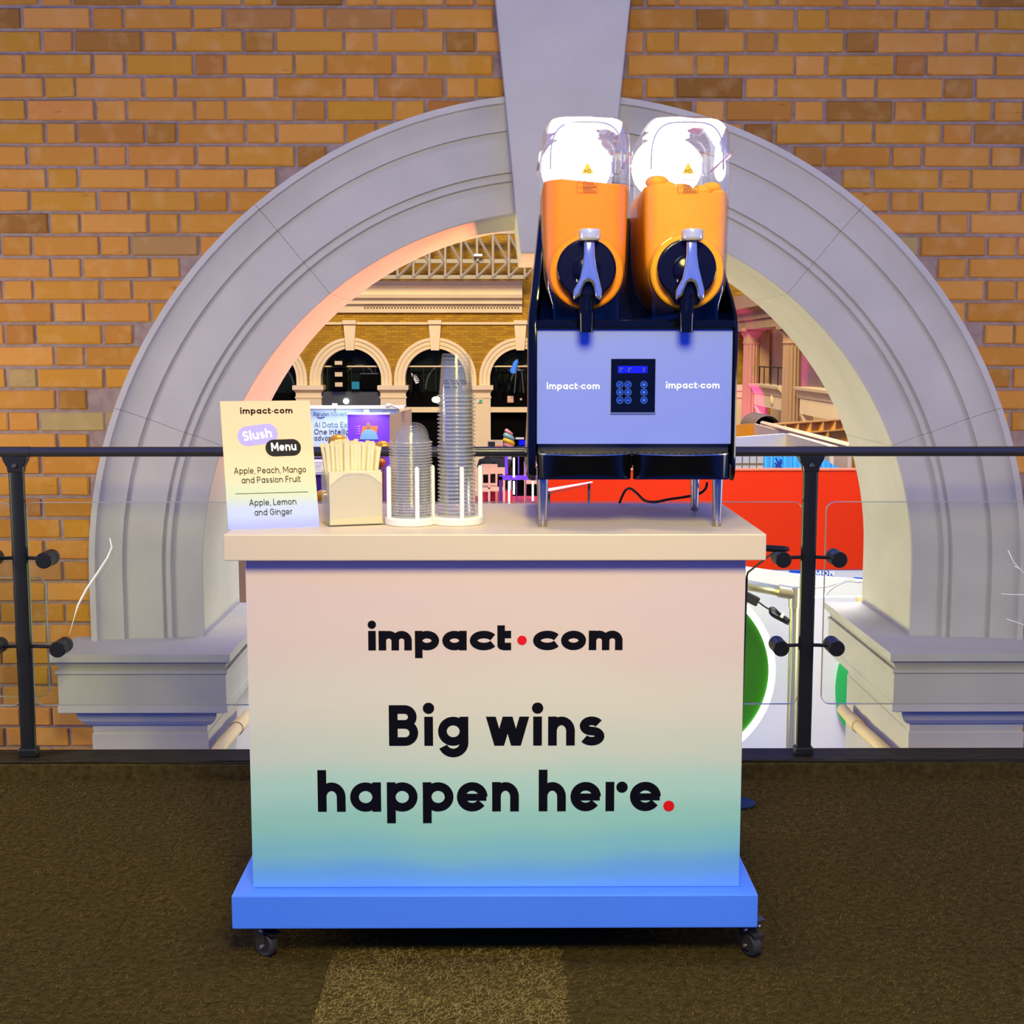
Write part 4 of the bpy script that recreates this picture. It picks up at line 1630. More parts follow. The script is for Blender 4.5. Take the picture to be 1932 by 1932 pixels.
# cut-away front with an arched edge
arcp = [hp(-.001 + hW * .03, -.003, hH * .76)] + [hp(hW * f_, -.003, hH * g_) for f_, g_ in ((.16, .87), (.28, .955), (.36, .97), (.62, .97), (.72, .95), (.86, .86), (.97, .76))]
MB().tube(smooth_pts(arcp, 4), .0011, 6).build('front_edge', 'acrylic', hold, smooth=True)
fp = [(-.001, t), (hW, t), (hW * .97, hH * .76), (hW * .86, hH * .86), (hW * .72, hH * .95), (hW * .62, hH * .97), (hW * .36, hH * .97), (hW * .28, hH * .955), (hW * .16, hH * .87), (hW * .03, hH * .76)]
MB().ring_loft([[hp(x, y, z) for x, z in fp] for y in (-.004, -.002)]).build('front_panel', 'acrylic', hold)
nk = 9
for k in range(nk):
    y0 = .001 + k * .0041
    dz = random.uniform(-.001, .002)
    dx_ = random.uniform(-.001, .0015)
    m_ = MB()
    rings = []
    for yy in (y0, y0 + .0034):
        ring = []
        for q in range(11):
            f_ = q / 10
            ring.append(hp(.003 + dx_ + (hW - .006) * f_, yy + .0005 * math.sin(f_ * 9 + k), t + .001))
        for q in range(11):
            f_ = 1 - q / 10
            ring.append(hp(.003 + dx_ + (hW - .006) * f_, yy + .0005 * math.sin(f_ * 9 + k + 1), hH - .001 + dz + .0008 * math.sin(f_ * 11 + k)))
        rings.append(ring)
    o = m_.ring_loft(rings).build('paper_napkin', 'paper')
    tag(o, 'folded white paper napkin standing in the clear holder', 'napkin', 'napkins in the holder')

ZS0, ZS1 = ZT + .006, Z(832, nl.y + .06)
ns = 0
for row, (yy, cnt) in enumerate(((.046, 13), (.056, 13), (.066, 12), (.076, 12))):
    for k in range(cnt):
        f_ = (k + .5) / cnt + random.uniform(-.012, .012)
        xb = .008 + (hW - .016) * (.08 + .84 * f_)
        xt = xb + (f_ - .47) * .030 + .006 * (f_ - .3) + random.uniform(-.004, .004)
        zt2 = ZS1 - ZT + random.uniform(-.007, .006) - .010 * (2 * f_ - 1) ** 2 - row * .001
        a, b = hp(xb, yy, .006), hp(xt, yy + random.uniform(-.002, .005) + .004 * row - .004, zt2)
        u_ = (b - a).normalized()
        m_ = MB()
        sd = hux
        wv = sd * .0046
        dv = huy * .0026
        # flat paper sleeve over a round straw, crimped at the top
        rings = []
        for tt, kw, kd in ((0, .9, 1), (.94, 1, 1), (.955, 1.08, .35), (1, 1.08, .25)):
            c_ = a + (b - a) * tt
            rings.append([c_ + wv * kw * math.cos(2 * PI * q / 8) + dv * kd * math.sin(2 * PI * q / 8) for q in range(8)])
        o = m_.ring_loft(rings).build('paper_straw', 'straw', smooth=50)
        tag(o, 'white paper-wrapped straw standing in the holder behind the napkins', 'straw', 'wrapped straws in the holder')

# ---- double stack holder with rods
lc = flr(776, 976, ZT)
rc = flr(862, 972, ZT)
kk = X(1000, 2.87, 970) - X(999, 2.87, 970)
cL = Vector((X(776, 2.872, 975), 2.872, ZT))
cR = Vector((X(862, 2.880, 972), 2.880, ZT))
rb = 51 * kk
stand = thing('stack_holder', tuple((cL + cR) / 2), 'white double round holder with upright rods, carrying the lids and the cups', 'cup holder')
out = []
for k in range(41):
    a = R(35 + 290 * k / 40)
    out.append((cL.x + rb * math.cos(a), cL.y + rb * math.sin(a)))
for k in range(41):
    a = R(-145 + 290 * k / 40)
    out.append((cR.x + rb * math.cos(a), cR.y + rb * math.sin(a)))
ZB = .017
MB().prism_z(out, ZT, ZT + ZB).build('base', 'white', stand, bevel=.003)
rods = []
for c_, lst in ((cL, ((-150, 1), (-72, 1), (-28, .0), (60, 1), (120, 1))), (cR, ((-172, 1), (-76, 1), (-14, 1), (70, 1), (118, 1)))):
    for a, use in lst:
        if not use:
            continue
        rr_ = rb - .006
        x_, y_ = c_.x + rr_ * math.cos(R(a)), c_.y + rr_ * math.sin(R(a))
        hgt = .112
        MB().lathe([(.0, 0), (.0052, 0), (.0052, hgt - .005), (.0044, hgt - .002), (.0025, hgt), (0, hgt + .0003)], (x_, y_, ZT + ZB - .001), 14, 'z', False).build('rod', 'rod', stand, smooth=40)

# ---- stacked dome lids
M['rimplastic'] = clear('rim_plastic', (.93, .93, .92, 1), .10, .45, .22, (.86, .85, .80, 1), .08)
rl = 38.5 * kk
prof_l = [(rl - .0018, .0028), (rl - .0022, .0075), (rl - .0045, .0085), (rl - .0055, .0165), (rl - .0085, .0265), (rl - .0135, .0345), (rl - .0215, .0410), (rl - .030, .0435), (.001, .0438)]
lid_me = MB().lathe(prof_l, (0, 0, 0), 36, 'z', False).mesh('dome_lid', M['domelid'], 50)
rim_l = MB()
n = 72
rings = []
for r_, h in ((rl - .0020, .0002), (rl + .0022, .0002), (rl + .0024, .0014), (rl + .0010, .0026), (rl - .0020, .0028)):
    rings.append([((r_ + (.0005 if q_ % 4 < 2 else -.0005) * (r_ > rl)) * math.cos(2 * PI * q_ / n), (r_ + (.0005 if q_ % 4 < 2 else -.0005) * (r_ > rl)) * math.sin(2 * PI * q_ / n), h) for q_ in range(n)])
rim_lm = rim_l.ring_loft(rings, False, False).mesh('rim', M['rimplastic'])
zl0 = ZT + ZB + .0005
zl1 = Z(797, 2.872) - .0435
NL = 27


def stack_thing(name, me, rim_me, loc):
    o = bpy.data.objects.new(name, me)
    o.location = loc
    o.rotation_euler = (0, 0, random.uniform(0, 6))
    COL.objects.link(o)
    r_ = bpy.data.objects.new('rim', rim_me)
    COL.objects.link(r_)
    r_.parent = o
    return o


for k in range(NL):
    o = stack_thing('dome_lid', lid_me, rim_lm, (cL.x + random.uniform(-.0006, .0006), cL.y, zl0 + (zl1 - zl0) * k / (NL - 1)))
    if k == NL - 1:
        tag(o, 'clear plastic dome lid, topmost of the stack with its dome showing', 'lid', 'stacked dome lids')
    else:
        tag(o, 'clear plastic dome lid nested in the stack below the topmost lid', 'lid', 'stacked dome lids')

# ---- stacked cups, upside down
rcu = 33.0 * kk
rtp = 25.0 * kk
zc0 = ZT + ZB + .0005
zc_top = Z(667, 2.88)
hc_ = Z(667, 2.88) - Z(748, 2.88)
prof_c = [(rcu - .0002, .003), (rcu - .0010, .012), (rcu - .0018, .0122), (rtp + .003, hc_ * .80), (rtp + .0026, hc_ * .82), (rtp + .0014, hc_ * .96), (rtp, hc_ - .0006), (rtp - .002, hc_), (rtp - .003, hc_ - .003), (.001, hc_ - .0035)]
cup_me = MB().lathe(prof_c, (0, 0, 0), 36, 'z', False).mesh('clear_cup', M['cup'], 50)
rim_cm = MB().lathe([(rcu - .001, 0), (rcu + .0030, .0002), (rcu + .0036, .0015), (rcu + .0028, .0029), (rcu - .0002, .0032)], (0, 0, 0), 36, 'z', False).mesh('rim', M['rimplastic'], 50)
NC = 32
zstep = (zc_top - hc_ - zc0) / (NC - 1)
for k in range(NC):
    o = stack_thing('clear_cup', cup_me, rim_cm, (cR.x + random.uniform(-.0008, .0008), cR.y, zc0 + zstep * k))
    if k == NC - 1:
        o.rotation_euler = (0, 0, 0)
        tag(o, 'clear plastic cup, topmost of the upside-down stack', 'cup', 'stacked clear cups')
        for rw_, (zf, cnt) in enumerate(((.36, 11), (.30, 13), (.21, 6))):
            pr = MB()
            zz_ = o.location.z + hc_ * zf
            rad = rcu - .0018 + (rtp + .003 - rcu + .0018) * (zf * hc_ - .0122) / (hc_ * .8 - .0122) + .0004
            for q_ in range(cnt):
                a = R(-140 + 100 * q_ / 12 + rw_ * 4)
                if q_ % 4 == 3:
                    continue
                c0, c1 = a, a + R(6)
                pr.add([(o.location.x + rad * math.cos(x_), o.location.y + rad * math.sin(x_), z_) for x_, z_ in ((c0, zz_), (c1, zz_), (c1, zz_ + .0032), (c0, zz_ + .0032))], [(0, 1, 2, 3)])
            pt_ = pr.build('volume_print', 'cupink', o)
            pt_['kind'] = 'stuff'
    else:
        tag(o, 'clear plastic cup nested in the upside-down stack below the topmost cup', 'cup', 'stacked clear cups')

# ================================================================== THE HALL BEYOND THE ARCH
# ---- hall floor
tag(MB().box(-22.5, 14, 4.9, 46, HALLZ - .2, HALLZ).build('floor_hall', 'hallfloor'), 'floor of the exhibition hall far below', kind='structure')

tag(MB().box(-22.5, -22.1, 5.2, 46, HALLZ, 8).build('wall_left', 'farstone'), 'plain beige side wall at the left end of the hall', kind='structure')
# ---- far wall with a row of arches
YFW = 45.0
far = thing('wall_far', (X(821, YFW), YFW, HALLZ), 'ochre brick wall of the hall with a row of round arches', None, kind='structure')
kf = X(1000, YFW, 700) - X(999, YFW, 700)
fx_ = lambda px: X(px, YFW, 700)
fz_ = lambda py: Z(py, YFW)
fcs = [22, 182, 342, 502, 662, 821.5, 981.5, 1141]
FNAME = ('first', 'second', 'third', 'fourth', 'left', 'middle', 'right', 'last')
fro, fri = 77.5 * kf, 57 * kf
zsp = fz_(715)
zcap = fz_(727)
fw = MB()
rmid = fro - 6 * kf
ztopw = fz_(300)
edges = [fx_(-320)]
for c_ in fcs:
    cxx = fx_(c_)
    fw.box(edges[-1], cxx - rmid, YFW, YFW + .6, HALLZ, ztopw)
    n = 20
    for k in range(n):
        a0, a1 = PI - PI * k / n, PI - PI * (k + 1) / n
        p0 = (cxx + rmid * math.cos(a0), zsp + rmid * math.sin(a0))
        p1 = (cxx + rmid * math.cos(a1), zsp + rmid * math.sin(a1))
        fw.prism([p0, p1, (p1[0], ztopw), (p0[0], ztopw)], YFW, YFW + .6)
    edges.append(cxx + rmid)
fw.box(edges[-1], fx_(1560), YFW, YFW + .6, HALLZ, ztopw)
fw.build('brickwork', 'farbrick', far)
for i, c_ in enumerate(fcs):
    cxx = fx_(c_)
    pr_ = [(fro, 0), (fro, -.10), (fro - .10, -.10), (fro - .13, -.06), (fro - .24, -.06), (fro - .27, -.03), (fri, -.03), (fri, .55), (rmid - .02, .55), (rmid - .02, 0)]
    rings = [[(cxx + r_, YFW + y, zcap) for r_, y in pr_]]
    for k in range(33):
        a = PI * k / 32
        rings.append([(cxx + r_ * math.cos(a), YFW + y, zsp + r_ * math.sin(a)) for r_, y in pr_])
    rings.append([(cxx - r_, YFW + y, zcap) for r_, y in pr_])
    MB().ring_loft(rings).build('arch_ring', 'farstone', far, smooth=30)
    ks_ = MB().prism([(cxx - 7.5 * kf, fz_(661)), (cxx + 7.5 * kf, fz_(661)), (cxx + 11.5 * kf, fz_(612)), (cxx - 11.5 * kf, fz_(612))], YFW - .22, YFW + .3).build('keystone', 'farstone', far)
    MB().box(cxx - 12.5 * kf, cxx + 12.5 * kf, YFW - .30, YFW, fz_(612), fz_(604.5)).build('keystone_cap', 'farstone', ks_)
for i in range(len(fcs) + 1):
    cxx = (fx_(([fcs[0] - 160] + fcs)[i]) + fx_((fcs + [fcs[-1] + 160])[i])) / 2
    ring = lambda h_, z, f_: [(cxx - h_ * kf, YFW - f_, z), (cxx + h_ * kf, YFW - f_, z), (cxx + h_ * kf, YFW + .55, z), (cxx - h_ * kf, YFW + .55, z)]
    MB().ring_loft([ring(24, HALLZ, .10), ring(24, fz_(752), .10), ring(25.5, fz_(751), .13), ring(25.5, fz_(748.5), .13), ring(24, fz_(748), .10), ring(24, fz_(741), .10), ring(27, fz_(737), .18), ring(29, fz_(735), .25), ring(29, fz_(727), .25)]).build('pier', 'fartrim', far)
    MB().box(cxx - 19 * kf, cxx + 19 * kf, YFW - .105, YFW, fz_(860), fz_(765)).build('pier_panel', 'farstone', far)
# string course and cornice
MB().box(fx_(-320), fx_(1400), YFW - .08, YFW, fz_(612.5), fz_(608)).build('string_course', 'farstone', far)
cprof = [(0, 590), (-.12, 590), (-.14, 575), (-.28, 574), (-.30, 566), (-.46, 563), (-.50, 556.5), (-.30, 556), (-.30, 543), (-.40, 542), (-.44, 534), (-.5, 533), (-.5, 531), (0, 531)]
MB().prism_x([(YFW + y, fz_(p_)) for y, p_ in cprof], fx_(-320), fx_(985)).build('cornice', 'fartrim', far)
for k in range(52):
    a = 690 + k * 5.6
    if a < 984:
        MB().box(fx_(a), fx_(a + 2.8), YFW - .22, YFW - .13, fz_(580.5), fz_(576)).build('dentil', 'farrose', far)

# ---- lattice girder in front of the upper wall
gt = thing('roof_girder', (fx_(880), YFW - .9, fz_(525)), 'grey lattice roof girder above the cornice of the far wall', 'girder')
ya, yb = YFW - .95, YFW - .75
MB().box(fx_(640), fx_(990), ya, yb, fz_(529), fz_(522)).build('chord', 'steelgrey', gt)
MB().box(fx_(640), fx_(990), ya, yb, fz_(500), fz_(492.5)).build('chord', 'steelgrey', gt)
MB().box(fx_(640), fx_(990), ya, yb, fz_(446), fz_(440)).build('chord', 'steelgrey', gt)
for k in range(11):
    a = 690 + k * 30
    for (p0, p1) in (((a, 523), (a + 26, 497)), ((a + 30, 523), (a + 30, 442)), ((a + 30, 497), (a, 443))):
        q0, q1 = at(p0[0], p0[1], ya), at(p1[0], p1[1], ya)
        MB().tube([tuple(q0), tuple(q1)], .05, 6).build('brace', 'steelgrey', gt)
lampf = thing('flood_lamp', tuple(at(903, 486, YFW - 1.2)), 'white flood lamp clamped to the lattice girder', 'lamp')
MB().box(fx_(896), fx_(912), YFW - 1.25, YFW - .95, fz_(489), fz_(484)).build('housing', 'farwhite', lampf, bevel=.02)
MB().box(fx_(901), fx_(905), YFW - 1.1, YFW - .95, fz_(497), fz_(489)).build('bracket', 'steelgrey', lampf)

# ---- what stands in the far bays
for i, c_ in enumerate(fcs):
    cxx = fx_(c_)
    win = thing('window_%d' % (i + 1), (cxx, YFW + .5, fz_(740)), 'dark glazed opening behind the %s far arch' % FNAME[i], None, kind='structure')
    MB().box(cxx - fri - .1, cxx + fri + .1, YFW + .50, YFW + .56, fz_(742), fz_(650)).build('pane', 'farglass', win)
    n = 16
    rr_ = 34 * kf
    for r2 in (rr_,):
        pts = [(cxx + .25 + r2 * math.cos(PI * k / n), YFW + .48, fz_(735) + r2 * 1.35 * math.sin(PI * k / n)) for k in range(n + 1)]
        MB().tube(pts, .035, 6).build('glazing_bar', 'fargrey', win)
    if i not in (4, 5, 6):
        MB().box(cxx - fri - .1, cxx + fri + .1, YFW + .40, YFW + .50, HALLZ, fz_(742)).build('lower_panel', 'farblack', win)
        continue
    bal = thing('bay_balustrade', (cxx, YFW + .2, fz_(740)), '%s far bay balustrade with a pale handrail' % FNAME[i], 'balustrade', 'balustrades in the far arches')
    MB().tube([(cxx - fri, YFW + .2, fz_(691.5)), (cxx + fri, YFW + .2, fz_(691.5))], .028, 8).build('handrail', 'farstone', bal)
    for q in range(5):
        xx = cxx - fri + 2 * fri * (q + .5) / 5
        MB().tube([(xx, YFW + .2, fz_(742)), (xx, YFW + .2, fz_(691.5))], .018, 6).build('baluster', 'fardark', bal)
    fas = thing('bay_fascia', (cxx, YFW + .1, fz_(768)), '%s far bay fascia board under the arch' % {4: 'grey left', 5: 'black middle', 6: 'black right'}[i], 'fascia', 'fascias in the far arches')
    MB().box(cxx - fri, cxx + fri, YFW + .05, YFW + .45, fz_(768), fz_(739)).build('board', 'fargrey' if i == 4 else 'farblack', fas)
    MB().box(cxx - fri, cxx + fri, YFW, YFW + .45, fz_(778), fz_(768)).build('ledge', 'farstone', fas)
    MB().box(cxx - fri - .1, cxx + fri + .1, YFW + .40, YFW + .50, HALLZ, fz_(778)).build('curtain', 'farblack', fas)

# loudspeaker stack in the left bay
sp = thing('speaker_stack', tuple(at(641, 735, YFW - .1)), 'black stack of three loudspeakers with pale square fronts, in the left far arch', 'loudspeakers')
for k, (a, b) in enumerate(((676, 692), (697, 714), (716, 733))):
    bx_o = MB().box(fx_(628), fx_(654), YFW - .3, YFW + .15, fz_(b), fz_(a)).build('cabinet', 'farblack', sp, bevel=.02)
    MB().box(fx_(634), fx_(648), YFW - .32, YFW - .30, fz_(b - 4), fz_(a + 5)).build('pale_front', 'beige', bx_o)
rk = thing('equipment_case', tuple(at(690, 735, YFW - .1)), 'dark equipment case beside the loudspeaker stack', 'case')
MB().box(fx_(681), fx_(713), YFW - .1, YFW + .18, fz_(735), fz_(705)).build('case', 'farblack', rk, bevel=.03)
MB().box(fx_(680), fx_(714), YFW - .12, YFW + .18, fz_(706), fz_(704)).build('case_lid', 'fargrey', rk)
M['cyanglow'] = emis('cyan_monitor', S(60, 170, 200), .5)
mo = thing('monitor', tuple(at(673, 735, YFW - .1)), 'small cyan monitor glowing beside the dark case', 'monitor')
MB().box(fx_(664), fx_(678), YFW - .15, YFW - .05, fz_(734), fz_(720)).build('display', 'cyanglow', mo)
MB().box(fx_(663), fx_(679), YFW - .05, YFW + .02, fz_(735), fz_(719)).build('case', 'farblack', mo)
lp = thing('wall_lamp', tuple(at(653, 757, YFW - .1)), 'pale glowing round lamp on the grey fascia', 'lamp')
MB().sphere(tuple(at(653, 757, YFW - .08)), .10, .10, .10).build('globe', 'lamp', lp, smooth=True)
MB().box(fx_(650), fx_(656), YFW - .02, YFW + .06, fz_(760), fz_(754)).build('mount', 'fargrey', lp)
lp = thing('wall_lamp', tuple(at(823, 754, YFW - .1)), 'greenish glowing lamp on the black middle fascia', 'lamp')
MB().sphere(tuple(at(823, 754, YFW - .06)), .15, .08, .11).build('globe', 'lampg', lp, smooth=True)
MB().box(fx_(820), fx_(826), YFW - .02, YFW + .06, fz_(758), fz_(750)).build('mount', 'fargrey', lp)


def stool(px, lab, cloth=None, mat='farblack', top=705):
    c_ = at(px, 741, YFW - .2)
    s_ = thing('bar_stool', tuple(c_), lab, 'stool', 'stools in the far arches')
    zt2 = fz_(top)
    MB().lathe([(.0, 0), (.17, 0), (.18, .03), (.17, .06), (0, .06)], (c_.x, c_.y, zt2), 14, 'z', False).build('seat', mat, s_)
    for k in range(4):
        a = PI / 4 + k * PI / 2
        MB().tube([(c_.x + .13 * math.cos(a), c_.y + .13 * math.sin(a), zt2), (c_.x + .22 * math.cos(a), c_.y + .22 * math.sin(a), c_.z)], .02, 6).build('leg', mat, s_)
    if cloth:
        m_ = MB()
        rings = [[(c_.x + .25 + r_ * math.cos(2 * PI * k / 10) + dx_, c_.y - .1 + .08 * math.sin(2 * PI * k / 10), fz_(y_)) for k in range(10)] for y_, r_, dx_ in ((704, .10, -.02), (698, .13, -.03), (690, .09, .02), (683, .09, .06), (678, .03, .10))]
        tag(m_.ring_loft(rings).build('jacket', 'bluecloth', smooth=50), 'bright blue jacket hung over a stool in the right far arch', 'jacket')


stool(786, 'dark stool at the left in the middle far arch')
stool(941, 'dark stool left of the blue jacket in the right far arch')
stool(956, 'dark stool under the blue jacket in the right far arch', cloth=True)
stool(979, 'grey stool right of the blue jacket in the right far arch', mat='fargrey', top=700)
# striped deck chair
dc = thing('striped_chair', tuple(at(781, 741, YFW - .25)), 'white striped folding chair in the middle far arch', 'chair')
for k in range(6):
    a, b = at(776 + k * 1.6, 706 + k * 3.4, YFW - .28), at(782 + k * 2.2, 704 + k * 3.2, YFW - .28)
    MB().tube([tuple(a), tuple(b)], .03, 6).build('slat', 'farwhite', dc)
for a, b in (((778, 722), (776, 741)), ((792, 722), (795, 741)), ((780, 704), (792, 724))):
    MB().tube([tuple(at(a[0], a[1], YFW - .28)), tuple(at(b[0], b[1], YFW - .28))], .03, 6).build('leg', 'fardark', dc)
bx_ = thing('wall_box', tuple(at(963, 753, YFW)), 'square pinkish box on the black fascia of the right far arch', 'box')
MB().box(fx_(957), fx_(969), YFW - .08, YFW + .05, fz_(760), fz_(747)).build('box', 'pinkw', bx_, bevel=.02)
MB().box(fx_(958), fx_(968), YFW - .085, YFW - .08, fz_(759), fz_(758)).build('seam', 'farrose', bx_)
bx_ = thing('round_lamp', tuple(at(983, 753.5, YFW)), 'small round pink lamp on the black fascia of the right far arch', 'lamp')
MB().sphere(tuple(at(983, 753.5, YFW)), .045).build('globe', 'pinkw', bx_, smooth=True)
MB().box(fx_(981.5), fx_(984.5), YFW, YFW + .06, fz_(755), fz_(752)).build('mount', 'farblack', bx_)
ex = thing('exit_sign', tuple(at(905, 756, YFW - .1)), 'small green exit sign on the pier right of the cup stack', 'sign')
MB().box(fx_(901), fx_(910), YFW - .16, YFW - .11, fz_(759), fz_(753)).build('box', 'farwhite', ex)
MB().box(fx_(904), fx_(909.5), YFW - .165, YFW - .16, fz_(758.5), fz_(753.5)).build('green_field', 'emerald', ex)

# ---- stand with the pale blue panel and the purple booth
YA = 31.0
ax = lambda px: X(px, YA, 800)
az = lambda py: Z(py, YA)
bs = thing('booth_panel', (ax(670), YA, HALLZ), 'pale blue exhibition wall panel with advertising lettering', 'stand panel')
pb = MB().box(ax(560), ax(752), YA, YA + .25, HALLZ, az(770)).build('board', 'palep', bs, bevel=.01)
MB().box(ax(558), ax(764), YA - .1, YA + .4, az(771), az(766)).build('top_frame', 'farwhite', bs)
text_on('brand_lettering', 'navyink', pb, 'Rakuten', 592, 621, 785, 779.5, YA - .002, .22, .004)
text_on('brand_lettering', 'blueink', pb, 'Advertising', 624, 674, 785, 779.5, YA - .002, .14, .004)
sw = MB()
pts = [at(598 + 14 * k / 8, 786.6 + 1.6 * math.sin(PI * k / 8), YA - .01) for k in range(9)]
sw.tube(pts, .012, 5).build('brand_swoosh', 'navyink', pb)
text_on('headline_lettering', 'blueink', pb, 'AI Data Expert', 593, 682, 806, 799, YA - .002, .2, .004)
text_on('headline_lettering', 'navyink', pb, 'One intelligence', 593, 690, 819.5, 812, YA - .002, .22, .004)
text_on('headline_lettering', 'navyink', pb, 'advantage', 593, 650, 831, 824, YA - .002, .22, .004)
for px_, py_, lab in ((632, 766, 'white clip lamp on top of the pale blue panel'), (692, 778, 'white clip lamp on top of the purple panel')):
    yy = YA - (.3 if px_ < 650 else .9)
    l_ = thing('clip_lamp', tuple(at(px_, py_, yy)), lab, 'lamp', 'clip lamps on the booth')
    spot('clip_lamp_light', tuple(at(px_, py_ - 6, yy - .6)), tuple(at(px_, py_ + 30, YA if px_ < 650 else 30.0)), 26, (.86, .96, 1.0), 110, .8, .05)
    for dx_ in (-3, 2):
        MB().sphere(tuple(at(px_ + dx_, py_ - 2.5, yy)), .032).build('bulb', 'lamp', l_, smooth=True)
    MB().tube([tuple(at(px_, py_ + 12, YA + .02 if px_ < 650 else 30.05)), tuple(at(px_, py_ + 3, yy)), tuple(at(px_ + 1, py_ - 2, yy))], .014, 6).build('arm', 'farwhite', l_)
l_ = thing('arm_lamp', tuple(at(745, 770, YA - .2)), 'white arm lamp leaning out from the corner of the booth', 'lamp')
MB().tube([tuple(at(752, 771, YA - .2)), tuple(at(736, 764, YA - .3)), tuple(at(731, 765, YA - .3))], [.02, .03, .05], 8).build('arm', 'farwhite', l_)
MB().sphere(tuple(at(732, 765.5, YA - .32)), .055).build('head', 'farwhite', l_, smooth=True)

YV = 30.0
vx = lambda px: X(px, YV, 800)
vz = lambda py: Z(py, YV)
pp = thing('purple_booth', (vx(695), YV, HALLZ), 'purple booth wall with a printed man in a blue shirt', 'stand panel')
pv2 = MB().box(vx(656), vx(735), YV, YV + .12, HALLZ, vz(782)).build('panel', 'purple', pp)
MB().ring_loft([[(vx(655), YV - .02, z), (vx(736), YV - .02, z), (vx(736), YV + .15, z), (vx(655), YV + .15, z)] for z in (vz(782), vz(779))]).build('top_edge', 'farwhite', pp)
MB().ring_loft([[(vx(735), YV, z1), (vx(766), YV + 1.8, z2), (vx(766), YV + 1.9, z2), (vx(735.5), YV + .1, z1)] for z1, z2 in ((HALLZ, HALLZ), (vz(783), Z(771, YV + 1.8)))]).build('side_wall', 'beige', pp)
yq = YV - .003
q = lambda a, b: (X(a, yq, b), Z(b, yq))
MB().prism([q(679, 829), q(708, 829), q(713.5, 803.5), q(684, 804)], yq - .004, yq).build('printed_shape', 'orange', pv2)
MB().prism([q(679, 829), q(714, 829), q(711, 818), q(705, 812), q(698, 810), q(692, 810), q(686, 813), q(682, 819)], yq - .010, yq - .005).build('printed_shirt', 'shirt', pv2)
hx, hz = q(695, 803)
MB().prism(circ(hx, hz, 4.4 * 30 / 2500, 16, 6.6 * 30 / 2500), yq - .014, yq - .011).build('printed_head', 'skin', pv2)
for i in range(4):
    for j in range(4):
        a, b = q(669 + i * 3.2, 804 + j * 4.6)
        MB().prism(circ(a, b, .006 + .004 * i, 8), yq - .004, yq).build('printed_dot', 'dots', pv2)
MB().box(vx(610), vx(737), YV - 1.6, YV - 1.5, HALLZ, Z(862, YV - 1.5)).build('front_board', 'deepp', pp)
tbl = thing('white_desk', tuple(at(600, 890, 27)), 'white stand desk in front of the purple board', 'desk')
MB().box(X(575, 27, 890), X(650, 27, 890), 26.6, 27.4, Z(892, 27), Z(886, 27)).build('desk_top', 'farwhite', tbl)
MB().box(X(577, 27, 890), X(648, 27, 890), 26.7, 27.3, HALLZ, Z(892, 27)).build('desk_body', 'deepp', tbl)
pprs = thing('paper_stack', tuple(at(604, 886, 27)), 'white stack of papers on the stand desk', 'papers')
MB().box(X(592, 27, 880), X(612, 27, 880), 26.75, 27.2, Z(886, 27), Z(868, 27)).build('stack', 'farwhite', pprs, bevel=.01)
MB().box(X(595, 27, 880), X(609, 27, 880), 26.73, 26.75, Z(884, 27), Z(874, 27)).build('top_sheet', 'offw', pprs)
for px_, py_, r_, mt, lab in ((638, 834, 18, 'gold', 'big golden foil balloon above the straws'), (722, 843, 14, 'gold', 'golden foil balloon right of the straws'),
                              (719, 872, 9, 'amber', 'amber foil balloon just below the rail'), (610, 936, 15, 'gold', 'golden foil balloon low beside the menu card')):
    yy = 24.0 if mt == 'gold' else 26.0
    c_ = at(px_, py_, yy)
    k = r_ * yy / 2500
    b_ = thing('foil_balloon', (c_.x, c_.y, c_.z - k), lab, 'balloon', 'foil balloons at the purple booth')
    rings = []
    for j in range(1, 14):
        th = PI * j / 14
        rings.append([(c_.x + k * math.sin(th) * math.cos(a) * (1 + .05 * math.cos(8 * a)), c_.y + k * .8 * math.sin(th) * math.sin(a) * (1 + .05 * math.cos(8 * a)), c_.z - k * .82 * math.cos(th)) for a in [2 * PI * q_ / 32 for q_ in range(32)]])
    MB().ring_loft(rings).build('bag', mt, b_, smooth=True)
    MB().tube([(c_.x, c_.y, c_.z - k * .8), (c_.x + .02, c_.y, c_.z - k * .95)], [.02, .035], 8).build('neck', mt, b_)
    MB().tube([(c_.x + .02, c_.y, c_.z - k * .95), (c_.x + .03, c_.y, HALLZ)], .006, 5).build('string', 'gold', b_)

# ---- the candy swirl, small signs and seating seen right of the cups
YE = 28.0
cs = thing('candy_swirl', tuple(at(960, 842, YE)), 'giant pastel candy swirl of pink, teal and yellow bands', 'candy model')
k = YE / 2500
base = at(960, 845, YE)
for bi_, mt in enumerate(('pink', 'yellow', 'teal', 'pink')):
    m_ = MB()
    rings = []
    z0 = Z(842 - bi_ * 8.6, YE)
    for j in range(25):
        f_ = j / 24
        a0 = -PI + 2 * PI * f_
        rr_ = (11 - .6 * abs(bi_ - 1.2)) * k * (1 if bi_ < 3 else .78)
        cpt = Vector((base.x + rr_ * .55 * math.cos(a0), YE + rr_ * .55 * math.sin(a0), z0 + 4.5 * k * (-.5 * math.cos(a0 - .3)) * 1.6))
        rad = rr_ * .5
        rings.append([(cpt.x + rad * math.cos(b_) * math.cos(a0), cpt.y + rad * math.cos(b_) * math.sin(a0), cpt.z + rad * 1.05 * math.sin(b_)) for b_ in [2 * PI * q_ / 10 for q_ in range(10)]])
    m_.ring_loft(rings).build('band', mt, cs, smooth=True)
MB().tube([(base.x, YE, HALLZ), (base.x, YE, Z(840, YE))], .06, 8).build('stick', 'farwhite', cs)
sg = thing('small_sign', tuple(at(934, 842, YE)), 'small beige sign board left of the candy swirl', 'sign')
